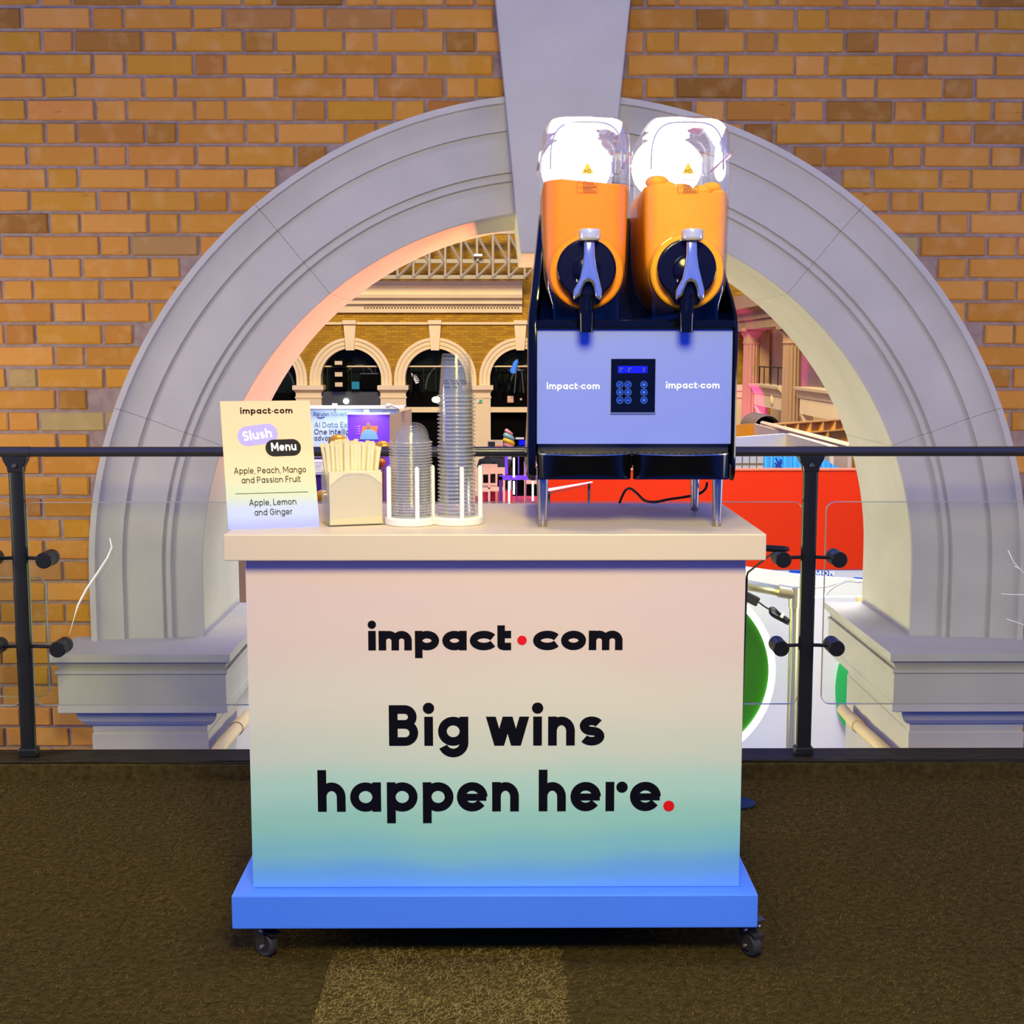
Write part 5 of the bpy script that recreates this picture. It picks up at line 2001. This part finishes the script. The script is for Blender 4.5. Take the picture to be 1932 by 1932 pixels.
MB().box(X(919, YE, 836), X(949, YE, 836), YE - .05, YE, Z(850, YE), Z(830, YE)).build('board', 'beige', sg)
MB().box(X(921, YE, 836), X(934, YE, 836), YE - .055, YE - .05, Z(842, YE), Z(833, YE)).build('dark_field', 'fardark', sg)
MB().box(X(936, YE, 836), X(947, YE, 836), YE - .055, YE - .05, Z(842, YE), Z(840, YE)).build('orange_strip', 'orange', sg)
MB().box(X(921, YE, 836), X(947, YE, 836), YE - .05, YE, HALLZ, Z(850, YE)).build('stand', 'fardark', sg)
sg = thing('display_screen', tuple(at(986, 842, YE)), 'blue display screen beside the candy swirl', 'screen')
MB().box(X(972, YE, 836), X(996, YE, 836), YE + .3, YE + .36, Z(846, YE), Z(826, YE)).build('case', 'farblack', sg)
MB().box(X(979, YE, 836), X(995, YE, 836), YE + .29, YE + .30, Z(842, YE), Z(832, YE)).build('display', 'screen', sg)
MB().box(X(973, YE, 828), X(989, YE, 828), YE + .29, YE + .30, Z(830.5, YE), Z(827, YE)).build('white_text', 'farwhite', sg)
MB().box(X(982, YE, 836), X(986, YE, 836), YE + .3, YE + .36, HALLZ, Z(846, YE)).build('pole', 'farblack', sg)

# purple frame with bars and glowing tubes
YQ2 = 19.0
gx = lambda px: X(px, YQ2, 920)
gz = lambda py: Z(py, YQ2)
zfl = gz(985)
pf = thing('barred_booth', (gx(970), YQ2, zfl), 'purple barred stand frame with white light tubes', 'stand frame')
MB().box(gx(941.5), gx(948), YQ2, YQ2 + .1, zfl, gz(899)).build('upright', 'deepp', pf)
MB().box(gx(941.5), gx(1060), YQ2, YQ2 + .1, gz(905.5), gz(898)).build('top_bar', 'purple', pf)
MB().box(gx(952.5), gx(958.5), YQ2 + .4, YQ2 + .5, gz(900), gz(850)).build('upright', 'purple', pf)
for a in (974, 991):
    MB().box(gx(a), gx(a + 1.6), YQ2 + .02, YQ2 + .08, zfl, gz(905)).build('bar', 'deepp', pf)
for a in (978, 990.5):
    MB().box(gx(a), gx(a + 2), YQ2 + .4, YQ2 + .5, gz(900), gz(850)).build('bar', 'purple', pf)
for a, b0, b1 in ((960.5, 949, 907), (969.5, 932, 907), (969.5, 900, 863), (1005, 944, 907)):
    MB().tube([(gx(a), YQ2 - .06, gz(b0)), (gx(a), YQ2 - .06, gz(b1))], .013, 10).build('light_tube', 'tube', pf)
MB().box(gx(880), gx(1060), YQ2 + 1.2, YQ2 + 3.5, zfl - .02, zfl).build('red_carpet', 'carmine', pf)
MB().box(gx(880), gx(1060), YQ2 - .2, YQ2 + 3.5, HALLZ, zfl - .02).build('podium', 'farwhite', pf)


def wood_chair(px, py, yy, lab):
    c_ = at(px, py, yy)
    c_.z = zfl
    h = wood_chair
    t_ = thing('wooden_chair', tuple(c_), lab, 'chair', 'pale wooden chairs on the stand')
    zs = zfl + .32
    MB().box(c_.x - .13, c_.x + .13, c_.y - .16, c_.y + .16, zs, zs + .035).build('seat', 'pinkw', t_)
    for sx in (-1, 1):
        for sy in (-1, 1):
            top_ = zs if sy < 0 else zs + .34
            MB().box(c_.x + sx * .115 - .016, c_.x + sx * .115 + .016, c_.y + sy * .145 - .018, c_.y + sy * .145 + .018, zfl, top_).build('leg', 'pinkw', t_)
    MB().box(c_.x - .115, c_.x + .115, c_.y + .13, c_.y + .16, zs + .24, zs + .34).build('backrest', 'pinkw', t_)


wood_chair(909, 950, 20.3, 'pale wooden chair nearest the cup stack on the stand')
wood_chair(923, 950, 21.0, 'pale wooden chair half hidden behind the nearest chair on the stand')
wood_chair(937, 950, 20.4, 'pale wooden chair next to the purple upright on the stand')
wood_chair(1004, 950, 21.5, 'pale wooden chair behind the purple bars on the stand')


def seated(px, yy, lab, s_=1.0):
    """a seated person seen from behind: one skinned body"""
    c_ = at(px, 900, yy)
    x_, y_, z_ = c_.x, yy, zfl
    J_ = {'hip': (0, 0, .44), 'belly': (0, .02, .60), 'chest': (0, .0, .80), 'neck': (0, .0, .95), 'head': (0, -.02, 1.06), 'crown': (0, -.01, 1.17),
          'lsh': (-.17, 0, .87), 'lel': (-.22, .06, .62), 'lha': (-.12, .26, .55), 'rsh': (.17, 0, .87), 'rel': (.22, .06, .62), 'rha': (.12, .26, .55),
          'lkn': (-.11, .38, .42), 'lan': (-.11, .36, .08), 'lto': (-.12, .48, .04), 'rkn': (.11, .38, .42), 'ran': (.11, .36, .08), 'rto': (.12, .48, .04)}
    rad = {'hip': .15, 'belly': .135, 'chest': .15, 'neck': .055, 'head': .085, 'crown': .06, 'lsh': .07, 'rsh': .07, 'lel': .05, 'rel': .05, 'lha': .035, 'rha': .035,
           'lkn': .075, 'rkn': .075, 'lan': .05, 'ran': .05, 'lto': .04, 'rto': .04}
    E = [('hip', 'belly'), ('belly', 'chest'), ('chest', 'neck'), ('neck', 'head'), ('head', 'crown'), ('chest', 'lsh'), ('lsh', 'lel'), ('lel', 'lha'), ('chest', 'rsh'), ('rsh', 'rel'), ('rel', 'rha'),
         ('hip', 'lkn'), ('lkn', 'lan'), ('lan', 'lto'), ('hip', 'rkn'), ('rkn', 'ran'), ('ran', 'rto')]
    keys = list(J_)
    me = bpy.data.meshes.new('person')
    me.from_pydata([Vector((x_, y_, z_)) + Vector(J_[q_]) * s_ for q_ in keys], [(keys.index(a), keys.index(b)) for a, b in E], [])
    o = bpy.data.objects.new('person', me)
    COL.objects.link(o)
    o.modifiers.new('skin', 'SKIN')
    for i_, q_ in enumerate(keys):
        sv = me.skin_vertices[0].data[i_]
        sv.radius = (rad[q_] * s_, rad[q_] * s_)
        sv.use_root = (q_ == 'hip')
    o.modifiers.new('sub', 'SUBSURF').levels = 1
    me.materials.append(M['cloth'])
    tag(o, lab, 'person', 'people sitting on the stand')
    st_ = thing('stool_block', (x_, y_, z_), 'block seat under the ' + lab, 'seat', 'block seats on the stand')
    MB().box(x_ - .17, x_ + .17, y_ - .16, y_ + .2, zfl, zfl + .20).build('block', 'carmine', st_, bevel=.01)


seated(921, 21.9, 'person in black sitting nearer the cup stack, seen from behind', .74)
seated(947, 21.4, 'person in dark grey sitting beside the purple upright, seen from behind', .77)

# ---- right side of the hall: fluted columns, parapets, entablature
XS = 7.66


def column(px, yy, lab, rose=False):
    x_ = X(px, yy, 700)
    r_ = .26
    z0, z1 = HALLZ, Z(650, yy)
    t_ = thing('fluted_column', (x_, yy, HALLZ), lab, 'column', 'fluted columns of the hall')
    rings = []
    n = 64
    for z, f_ in ((z0, 1.04), (z0 + 2, 1.02), (z1, .95)):
        rings.append([(x_ + (r_ - .026 * (.5 + .5 * math.cos(16 * 2 * PI * q_ / n))) * f_ * math.cos(2 * PI * q_ / n), yy + (r_ - .026 * (.5 + .5 * math.cos(16 * 2 * PI * q_ / n))) * f_ * math.sin(2 * PI * q_ / n), z) for q_ in range(n)])
    MB().ring_loft(rings).build('shaft', 'farrose', t_)
    MB().lathe([(r_ * .95, 0), (r_ * 1.06, .04), (r_ * .98, .08), (r_ * .98, .22), (r_ * 1.3, .36), (r_ * 1.35, .40)], (x_, yy, z1), 28).build('capital', 'farrose', t_, smooth=35)
    MB().box(x_ - r_ * 1.45, x_ + r_ * 1.45, yy - r_ * 1.45, yy + r_ * 1.45, z1 + .40, z1 + .50).build('abacus', 'farrose', t_)


column(1417, 41.0, 'fluted stone column with magenta light on its capital, farther one')
column(1494, 35.4, 'nearer fluted stone column between the two moulded parapets')


def parapet(pa, pb, ya_, yb_, ztop, zbot_, lab):
    t_ = thing('parapet', (XS, (ya_ + yb_) / 2, zbot_), lab, 'parapet', 'moulded parapets of the side gallery')
    x0 = XS
    prof_ = [(x0, zbot_), (x0, ztop - .30), (x0 - .03, ztop - .28), (x0 - .05, ztop - .22), (x0 - .10, ztop - .14), (x0 - .17, ztop - .07), (x0 - .19, ztop), (x0 + .35, ztop), (x0 + .35, zbot_)]
    MB().ring_loft([[(x, yb_, z) for x, z in prof_], [(x, ya_, z) for x, z in prof_]]).build('balcony_front', 'farstone', t_)
    MB().ring_loft([[(x0 - .02, yy, zbot_ - .02), (x0 + .3, yy, zbot_ - .02), (x0 + .3, yy, zbot_ - .3), (x0 + .10, yy, zbot_ - .3)] for yy in (yb_ - .02, yb_ - .25)]).build('bracket', 'farstone', t_)
    return t_


pa1 = parapet(1421, 1473, 36.2, 40.6, Z(724, 40.0), Z(765, 40.0), 'magenta-lit moulded parapet between the two columns')
MB().sphere((XS - .02, 37.8, Z(755, 37.8)), .05, .12, .16).build('oval_boss', 'farstone', pa1, smooth=True)
parapet(1500, 1576, 28.5, 34.3, Z(731, 33.6), Z(783, 33.6), 'cream moulded parapet right of the nearer column')
gr_ = thing('balcony_rail', (XS + .1, 38.5, Z(724, 40)), 'thin black balcony rail above the magenta-lit parapet', 'rail')
zr0, zr1 = Z(724, 40.0), Z(692, 40.0)
MB().tube([(XS + .1, 36.3, zr1), (XS + .1, 40.4, zr1)], .02, 6).build('handrail', 'fardark', gr_)
for yy in (36.6, 37.6, 38.6, 39.6, 40.3):
    MB().tube([(XS + .1, yy, zr0), (XS + .1, yy, zr1)], .016, 6).build('upright', 'fardark', gr_)
en = MB().ring_loft([[(XS - .30, yy, Z(622, 41)), (XS - .30, yy, Z(606, 41)), (XS - .36, yy, Z(605, 41)), (XS - .36, yy, Z(592, 41)), (XS - .6, yy, Z(585, 41)), (XS - .6, yy, Z(560, 41)), (XS + .6, yy, Z(560, 41)), (XS + .6, yy, Z(622, 41))] for yy in (26.0, 45.0)])
en_o = tag(en.build('trim_4', 'farrose'), 'moulded entablature carried by the fluted columns', kind='structure')
tag(MB().box(XS + 1.4, XS + 1.8, 22.0, 45.0, HALLZ, Z(500, 41)).build('wall_right', 'farstone'), 'beige side wall behind the fluted columns', kind='structure')
tag(MB().box(XS + .2, XS + .5, 40.9, 41.5, HALLZ, Z(620, 41)).build('trim_5', 'farrose'), 'dark pilaster behind the farther column', kind='structure')
pd = thing('pedestal', (X(1397, 43, 740), 43.0, HALLZ), 'magenta-lit stone pedestal at the edge of the slush machine', 'pedestal')
MB().box(X(1388, 43, 740), X(1402, 43, 740), 42.8, 43.3, HALLZ, Z(750, 43)).build('die', 'farstone', pd)
MB().box(X(1386, 43, 740), X(1404, 43, 740), 42.7, 43.4, Z(737, 43), Z(726, 43)).build('cap', 'farstone', pd)
MB().box(X(1387, 43, 740), X(1403, 43, 740), 42.75, 43.35, Z(750, 43), Z(737, 43)).build('neck', 'farstone', pd)

# ---- ribbed duct
YD = 22.0
d0, d1 = at(1422, 805, YD + .7), at(1450, 805, YD - .2)
du = thing('ribbed_duct', tuple(d0), 'brown ribbed duct end with a dark mouth above the timber booth', 'duct')
dirv = (d1 - d0).normalized()
dirv = Vector((dirv.x, dirv.y, 0)).normalized()
pts = [d0 + dirv * .12 * k for k in range(8)]
rads = []
for k in range(8):
    rads.append(.245 if k % 2 == 0 else .225)
MB().tube(pts, rads, 24, False).build('tube', 'duct', du)
MB().tube([pts[-1] - dirv * .2, pts[-1] - dirv * .15], [.2, .2], 24).build('mouth', 'farblack', du)
MB().box(d0.x - .05, d0.x + .4, YD, YD + .3, HALLZ, d0.z - .2).build('post', 'duct', du)

# ---- timber-framed booth seen over its top
YT1, YT2 = 17.5, 20.5
tb = thing('timber_booth', (X(1520, YT1, 830), YT1, HALLZ), 'open-topped timber booth with ochre framed panels', 'booth')
A = at(1437, 800, YT2)
B = at(1600, 789, YT2 * 135 / 124)
BL = (B - A)


def tpt(s_, z, d=0.0):
    q_ = A + BL * s_
    nrm = Vector((BL.y, -BL.x, 0)).normalized()
    return Vector((q_.x, q_.y, 0)) + nrm * d + Vector((0, 0, z))


ztp = (A.z + B.z) / 2
zmd = ztp - .17
m_ = MB().ring_loft([[tpt(0, HALLZ), tpt(1.3, HALLZ), tpt(1.3, ztp), tpt(0, ztp)], [tpt(0, HALLZ, -.02), tpt(1.3, HALLZ, -.02), tpt(1.3, ztp, -.02), tpt(0, ztp, -.02)]])
m_.build('back_panel', 'ply', tb)
for z in (ztp, zmd):
    MB().ring_loft([[tpt(0, z - .02, d_), tpt(1.3, z - .02, d_), tpt(1.3, z, d_), tpt(0, z, d_)] for d_ in (0, .09)]).build('rail', 'timber', tb)
for k in range(9):
    s_ = .06 + k * .145
    MB().ring_loft([[tpt(s_, zmd, d_), tpt(s_ + .012, zmd, d_), tpt(s_ + .012, ztp - .02, d_), tpt(s_, ztp - .02, d_)] for d_ in (0, .085)]).build('stud', 'timber', tb)
for k in range(5):
    s_ = .10 + k * .30
    MB().ring_loft([[tpt(s_, HALLZ, d_), tpt(s_ + .014, HALLZ, d_), tpt(s_ + .014, zmd - .02, d_), tpt(s_, zmd - .02, d_)] for d_ in (0, .085)]).build('stud', 'timber', tb)


def slab_between(p0, p1, zt0, zt1, zb0, th, name, mat, par):
    d_ = Vector((p1.x - p0.x, p1.y - p0.y, 0)).normalized()
    nrm = Vector((-d_.y, d_.x, 0)) * th
    a, b = Vector((p0.x, p0.y, 0)), Vector((p1.x, p1.y, 0))
    v = lambda q_, z: q_ + Vector((0, 0, z))
    return MB().ring_loft([[v(a, zb0), v(b, zb0), v(b, zt1), v(a, zt0)], [v(a + nrm, zb0), v(b + nrm, zb0), v(b + nrm, zt1), v(a + nrm, zt0)]]).build(name, mat, par)


c0 = at(1380, 803, YT2)
c1 = at(1421.5, 799, YT2 + .3)
c2 = at(1600, 848, 15.0)
slab_between(c0, c1, c0.z, c1.z, HALLZ, .05, 'left_panel', 'ply', tb)
bm0 = at(1438, 798, YT2 + .2)
bm1 = at(1606, 842, 13.6)
MB().tube([tuple(bm0), tuple(bm1)], .034, 6).build('top_beam', 'beige', tb)
slab_between(c1, at(1600, 842, 14.6), c1.z, at(1600, 849, 14.6).z, HALLZ, .04, 'front_panel', 'beige', tb)
wb = thing('white_booth', tuple(at(1430, 830, 14.2)), 'off-white booth walls meeting at a corner above the rail', 'booth')
e0, e1, e2 = at(1375, 826, 13.9), at(1483.5, 818, 14.6), at(1566, 842, 12.6)
slab_between(e0, e1, e0.z, e1.z, HALLZ, .04, 'left_wall', 'offw', wb)
slab_between(e1, e2, e1.z, e2.z, HALLZ, .04, 'right_wall', 'beige', wb)

# ---- cyan curtain, wire fence and the red stand
YU = 12.45
cu_ = MB()
f_pts = []
for k in range(90):
    x_ = X(1441, YU, 875) + (X(1582, YU, 875) - X(1441, YU, 875)) * k / 89
    f_pts.append((x_, YU + .05 * math.sin(k * .55)))
ztc = Z(857, YU)
top_r = [(a, b, ztc - (max(0, (i - 62)) / 27) * .13) for i, (a, b) in enumerate(f_pts)]
bot_r = [(a, b, HALLZ) for a, b in f_pts]
cu_.ring_loft([bot_r + [(a, b + .01, HALLZ) for a, b in reversed(f_pts)], top_r + [(a, b + .01, c) for a, b, c in reversed(top_r)]])
cur = thing('cyan_curtain', (X(1500, YU), YU, HALLZ), 'bright cyan pleated curtain just above the red panel', 'curtain')
cu_.build('drape', 'cyan', cur, smooth=60)
for a, b in (((1463, 864), (1474, 884)), ((1474, 866), (1462, 886)), ((1462, 873), (1468, 880)), ((1468, 880), (1475, 870))):
    MB().tube([tuple(at(a[0], a[1], YU - .06)), tuple(at(b[0], b[1], YU - .06))], .008, 5).build('printed_mark', 'navyprint', cur)
wf = thing('wire_fence', (X(1410, 13.2), 13.2, HALLZ), 'wire mesh fence in front of the beige wall, left of the cyan curtain', 'fence')
for k in range(5):
    x_ = X(1387 + k * 13.5, 13.2, 875)
    MB().tube([(x_, 13.2, HALLZ), (x_, 13.2, Z(856, 13.2))], .004, 5).build('wire', 'fardark', wf)
MB().box(X(1375, 13.2, 875), X(1441, 13.2, 875), 13.19, 13.21, Z(878, 13.2), Z(874, 13.2)).build('strip', 'duct', wf)

YRD = 12.0
rd = thing('red_stand', (X(1340, YRD, 980), YRD, HALLZ), 'big red exhibition stand header over a white fascia with blue lettering', 'stand')
MB().box(X(1030, YRD, 980), X(1760, YRD, 980), YRD, YRD + .12, Z(1075, YRD), Z(888, YRD)).build('header', 'redpanel', rd)
MB().box(X(1030, YRD, 980), X(1760, YRD, 980), YRD - .01, YRD + .13, Z(888, YRD), Z(885.5, YRD)).build('top_edge', 'orange', rd)
fa = MB().box(X(1030, YRD, 1100), X(1760, YRD, 1100), YRD + .01, YRD + .12, HALLZ, Z(1075, YRD)).build('fascia', 'offw', rd)
MB().prism([(X(1488, YRD, 1080), Z(1084, YRD)), (X(1515, YRD, 1080), Z(1085, YRD)), (X(1569, YRD, 1080), Z(1092, YRD)), (X(1568, YRD, 1080), Z(1078, YRD)), (X(1490, YRD, 1080), Z(1077, YRD))], YRD, YRD + .01).build('blue_field', 'bluetxt', fa)
text_on('sign_lettering', 'whitev', fa, 'MON', 1537, 1574, 1087, 1080, YRD - .002, .3, .004)
MB().prism([(X(1608, YRD, 1090), Z(1096, YRD)), (X(1640, YRD, 1090), Z(1098, YRD)), (X(1640, YRD, 1090), Z(1092, YRD)), (X(1612, YRD, 1090), Z(1090, YRD))], YRD, YRD + .01).build('blue_field', 'bluetxt', fa)
wbn = thing('white_banner', tuple(at(1080, 925, 11.6)), 'white slanting banner strip in front of the red header', 'banner')
MB().ring_loft([[at(1030, 922, y_), at(1118, 908, y_), at(1118, 910.5, y_), at(1030, 928, y_)] for y_ in (11.6, 11.64)]).build('strip', 'farwhite', wbn)
MB().ring_loft([[at(1030, 931, y_), at(1118, 912.5, y_), at(1118, 913.3, y_), at(1030, 933, y_)] for y_ in (11.59, 11.62)]).build('lower_edge', 'fargrey', wbn)

for a, b in ((1036, 926), (1112, 911)):
    q_ = at(a, b, 11.62)
    MB().tube([(q_.x, 11.66, HALLZ), (q_.x, 11.66, q_.z)], .012, 6).build('post', 'fargrey', wbn)

# ---- near stand with the neon-ringed green disc
YN = 7.2
ns_ = thing('white_stand', (X(1480, YN, 1300), YN + .5, HALLZ), 'white stand wall with slanted top behind the neon disc', 'stand wall')
zz = lambda p_, yy=YN: Z(p_, yy)
w1 = MB().prism([(X(1300, 7.7, 1250), HALLZ), (X(1645, 7.7, 1250), HALLZ), (X(1645, 7.7, 1130), Z(1128, 7.7)), (X(1520, 7.7, 1130), Z(1128, 7.7)), (X(1300, 7.7, 1130), Z(1100, 7.7))], 7.7, 7.76)
w1.build('wall', 'whitewall', ns_)
w2 = MB().prism([(X(1300, 8.2, 1120), Z(1140, 8.2)), (X(1660, 8.2, 1120), Z(1135, 8.2)), (X(1660, 8.2, 1120), Z(1099, 8.2)), (X(1500, 8.2, 1120), Z(1085, 8.2)), (X(1300, 8.2, 1070), Z(1056, 8.2))], 8.2, 8.26)
w2.build('rear_board', 'offw', ns_)
em = at(1613, 1296, 7.69)
MB().prism([(em.x + .115 * math.cos(R(90 + 180 * k / 24)) * 1.0, em.z + .27 * math.sin(R(90 + 180 * k / 24))) for k in range(25)], 7.685, 7.7).build('emerald_print', 'emerald', ns_)
MB().box(X(1613, 7.5, 1300), X(1760, 7.5, 1300), 7.5, 7.55, HALLZ, Z(1128, 7.5)).build('side_wall', 'beige', ns_)
dcn = at(1283, 1268, YN)
rd_ = 176 * YN / 2500
dg = thing('neon_disc', (dcn.x, YN, dcn.z - rd_), 'glossy green disc edged by a glowing white neon ring', 'neon sign')
MB().prism(circ(dcn.x, dcn.z, rd_, 64), YN, YN + .03).build('disc', 'green', dg)
pts = [(dcn.x + (rd_ + .004) * math.cos(2 * PI * k / 72), YN - .01, dcn.z + (rd_ + .004) * math.sin(2 * PI * k / 72)) for k in range(73)]
MB().tube(pts, .019, 10).build('neon_ring', 'tube', dg, smooth=True)
# tubular frame that carries the disc
pa_, pb_ = at(1300, 1085, YN + .15), at(1488, 1118, YN + .15)
fr_ = thing('tube_frame', (pb_.x, YN + .15, HALLZ), 'galvanised tube frame around the neon disc', 'frame')
MB().tube([tuple(pa_), tuple(pb_)], .030, 14).build('cross_tube', 'galv', fr_, smooth=True)
pc_ = at(1499, 1112, YN + .15)
MB().tube([(pc_.x, YN + .15, HALLZ), tuple(pc_)], .026, 14).build('upright_tube', 'galv', fr_, smooth=40)
MB().tube([tuple(pb_ - (pb_ - pa_).normalized() * .06), tuple(pb_ + (pb_ - pa_).normalized() * .02)], .037, 14).build('coupling', 'galv', fr_, smooth=40)
MB().tube([tuple(pc_ - Vector((0, 0, .10))), tuple(pc_ + Vector((0, 0, .01)))], .033, 14).build('coupling', 'galv', fr_, smooth=40)
# adaptor and its coiled lead
pw = thing('power_adaptor', tuple(at(1415, 1130, YN)), 'black power adaptor with a coiled lead beside the neon ring', 'adaptor')
q0, q1 = at(1398, 1120, YN - .02), at(1430, 1136, YN - .02)
dv = (q1 - q0).normalized()
up = Vector((-dv.z, 0, dv.x)) * .026
MB().ring_loft([[q0 + up + Vector((0, y_, 0)), q1 + up + Vector((0, y_, 0)), q1 - up + Vector((0, y_, 0)), q0 - up + Vector((0, y_, 0))] for y_ in (-.02, .02)]).build('block', 'rubber', pw, bevel=.005)
MB().tube(smooth_pts([at(1430, 1135, YN), at(1442, 1144, YN), at(1452, 1150, YN)]), .005, 6).build('lead', 'cable', pw, smooth=True)
for k in range(4):
    MB().tube(smooth_pts([at(1451, 1147 + k * 1.5, YN + .004 * k), at(1460, 1146 + k * 3, YN), at(1472, 1157 + k * 2, YN), at(1486, 1166 + k * 3, YN + .004 * k), at(1489 - k, 1172 + k * 2, YN), at(1474, 1166 + k * 2, YN), at(1456, 1156 + k * 2, YN), at(1451, 1150 + k * 1.5, YN)]), .0032, 6).build('lead_coil', 'cable', pw, smooth=True)
MB().tube([tuple(at(1474, 1165, YN - .01)), tuple(at(1478, 1158, YN - .01))], .009, 8).build('tie', 'rod', pw)
# white leads over the rear board
for P, lab in ((((1535, 1108), (1556, 1106), (1580, 1100), (1598, 1093), (1616, 1095), (1640, 1101)), 'white lead draped in a low arc over the rear board'),
               (((1554, 1126), (1566, 1112), (1584, 1101), (1600, 1096), (1622, 1098)), 'white lead crossing under the arched lead on the rear board')):
    tag(MB().tube(smooth_pts([at(a, b, 8.1) for a, b in P]), .008, 6).build('white_cable', 'rod', smooth=True), lab, 'cable')
# little black spotlight clamped behind the counter
sl = thing('clamp_spotlight', tuple(at(1440, 1045, 3.7)), 'black clamp spotlight on a thin arm behind the right end of the counter', 'spotlight')
MB().tube([tuple(at(1405, 1032, 3.7)), tuple(at(1478, 1036, 3.7)), tuple(at(1487, 1036, 3.71))], [.0095, .0095, .006], 14).build('head', 'blackmetal', sl, smooth=40)
MB().tube([tuple(at(1462, 1040, 3.7)), tuple(at(1411, 1080, 3.7)), tuple(at(1408, 1092, 3.7))], .003, 8).build('arm', 'blackmetal', sl)
pcl = at(1408, 1090, 3.7)
MB().tube([(pcl.x, 3.7, pcl.z), (pcl.x - .01, 3.7, 0.0)], .005, 8).build('stem', 'blackmetal', sl)
MB().lathe([(0, 0), (.05, 0), (.05, .008), (.01, .012), (0, .012)], (pcl.x - .01, 3.7, 0.001), 20, 'z', False).build('base', 'blackmetal', sl)
# beige pipes running along the inner faces of the piers
for P, xp, lab in ((((1590, 1338), (1612, 1364), (1652, 1400), (1700, 1446)), mx0 - .045, 'beige jointed pipe running down behind the right impost'),
                   (((468, 1349), (452, 1368), (420, 1404), (396, 1440)), sx1 + .045, 'beige pipe running down behind the left impost')):
    ppz = []
    for a, b in P:
        y_ = 5.0
        for it in range(30):
            y_ *= xp / at(a, b, y_).x
        ppz.append(at(a, b, y_))
    pt = thing('beige_pipe', tuple(ppz[-1]), lab, 'pipe', 'pipes below the imposts')
    MB().tube(ppz, .022, 14).build('pipe', 'bamboo', pt, smooth=True)
    MB().tube([ppz[1] + (ppz[0] - ppz[1]) * .2, ppz[1] + (ppz[2] - ppz[1]) * .2], .026, 14).build('coupling', 'bamboo', pt, smooth=40)
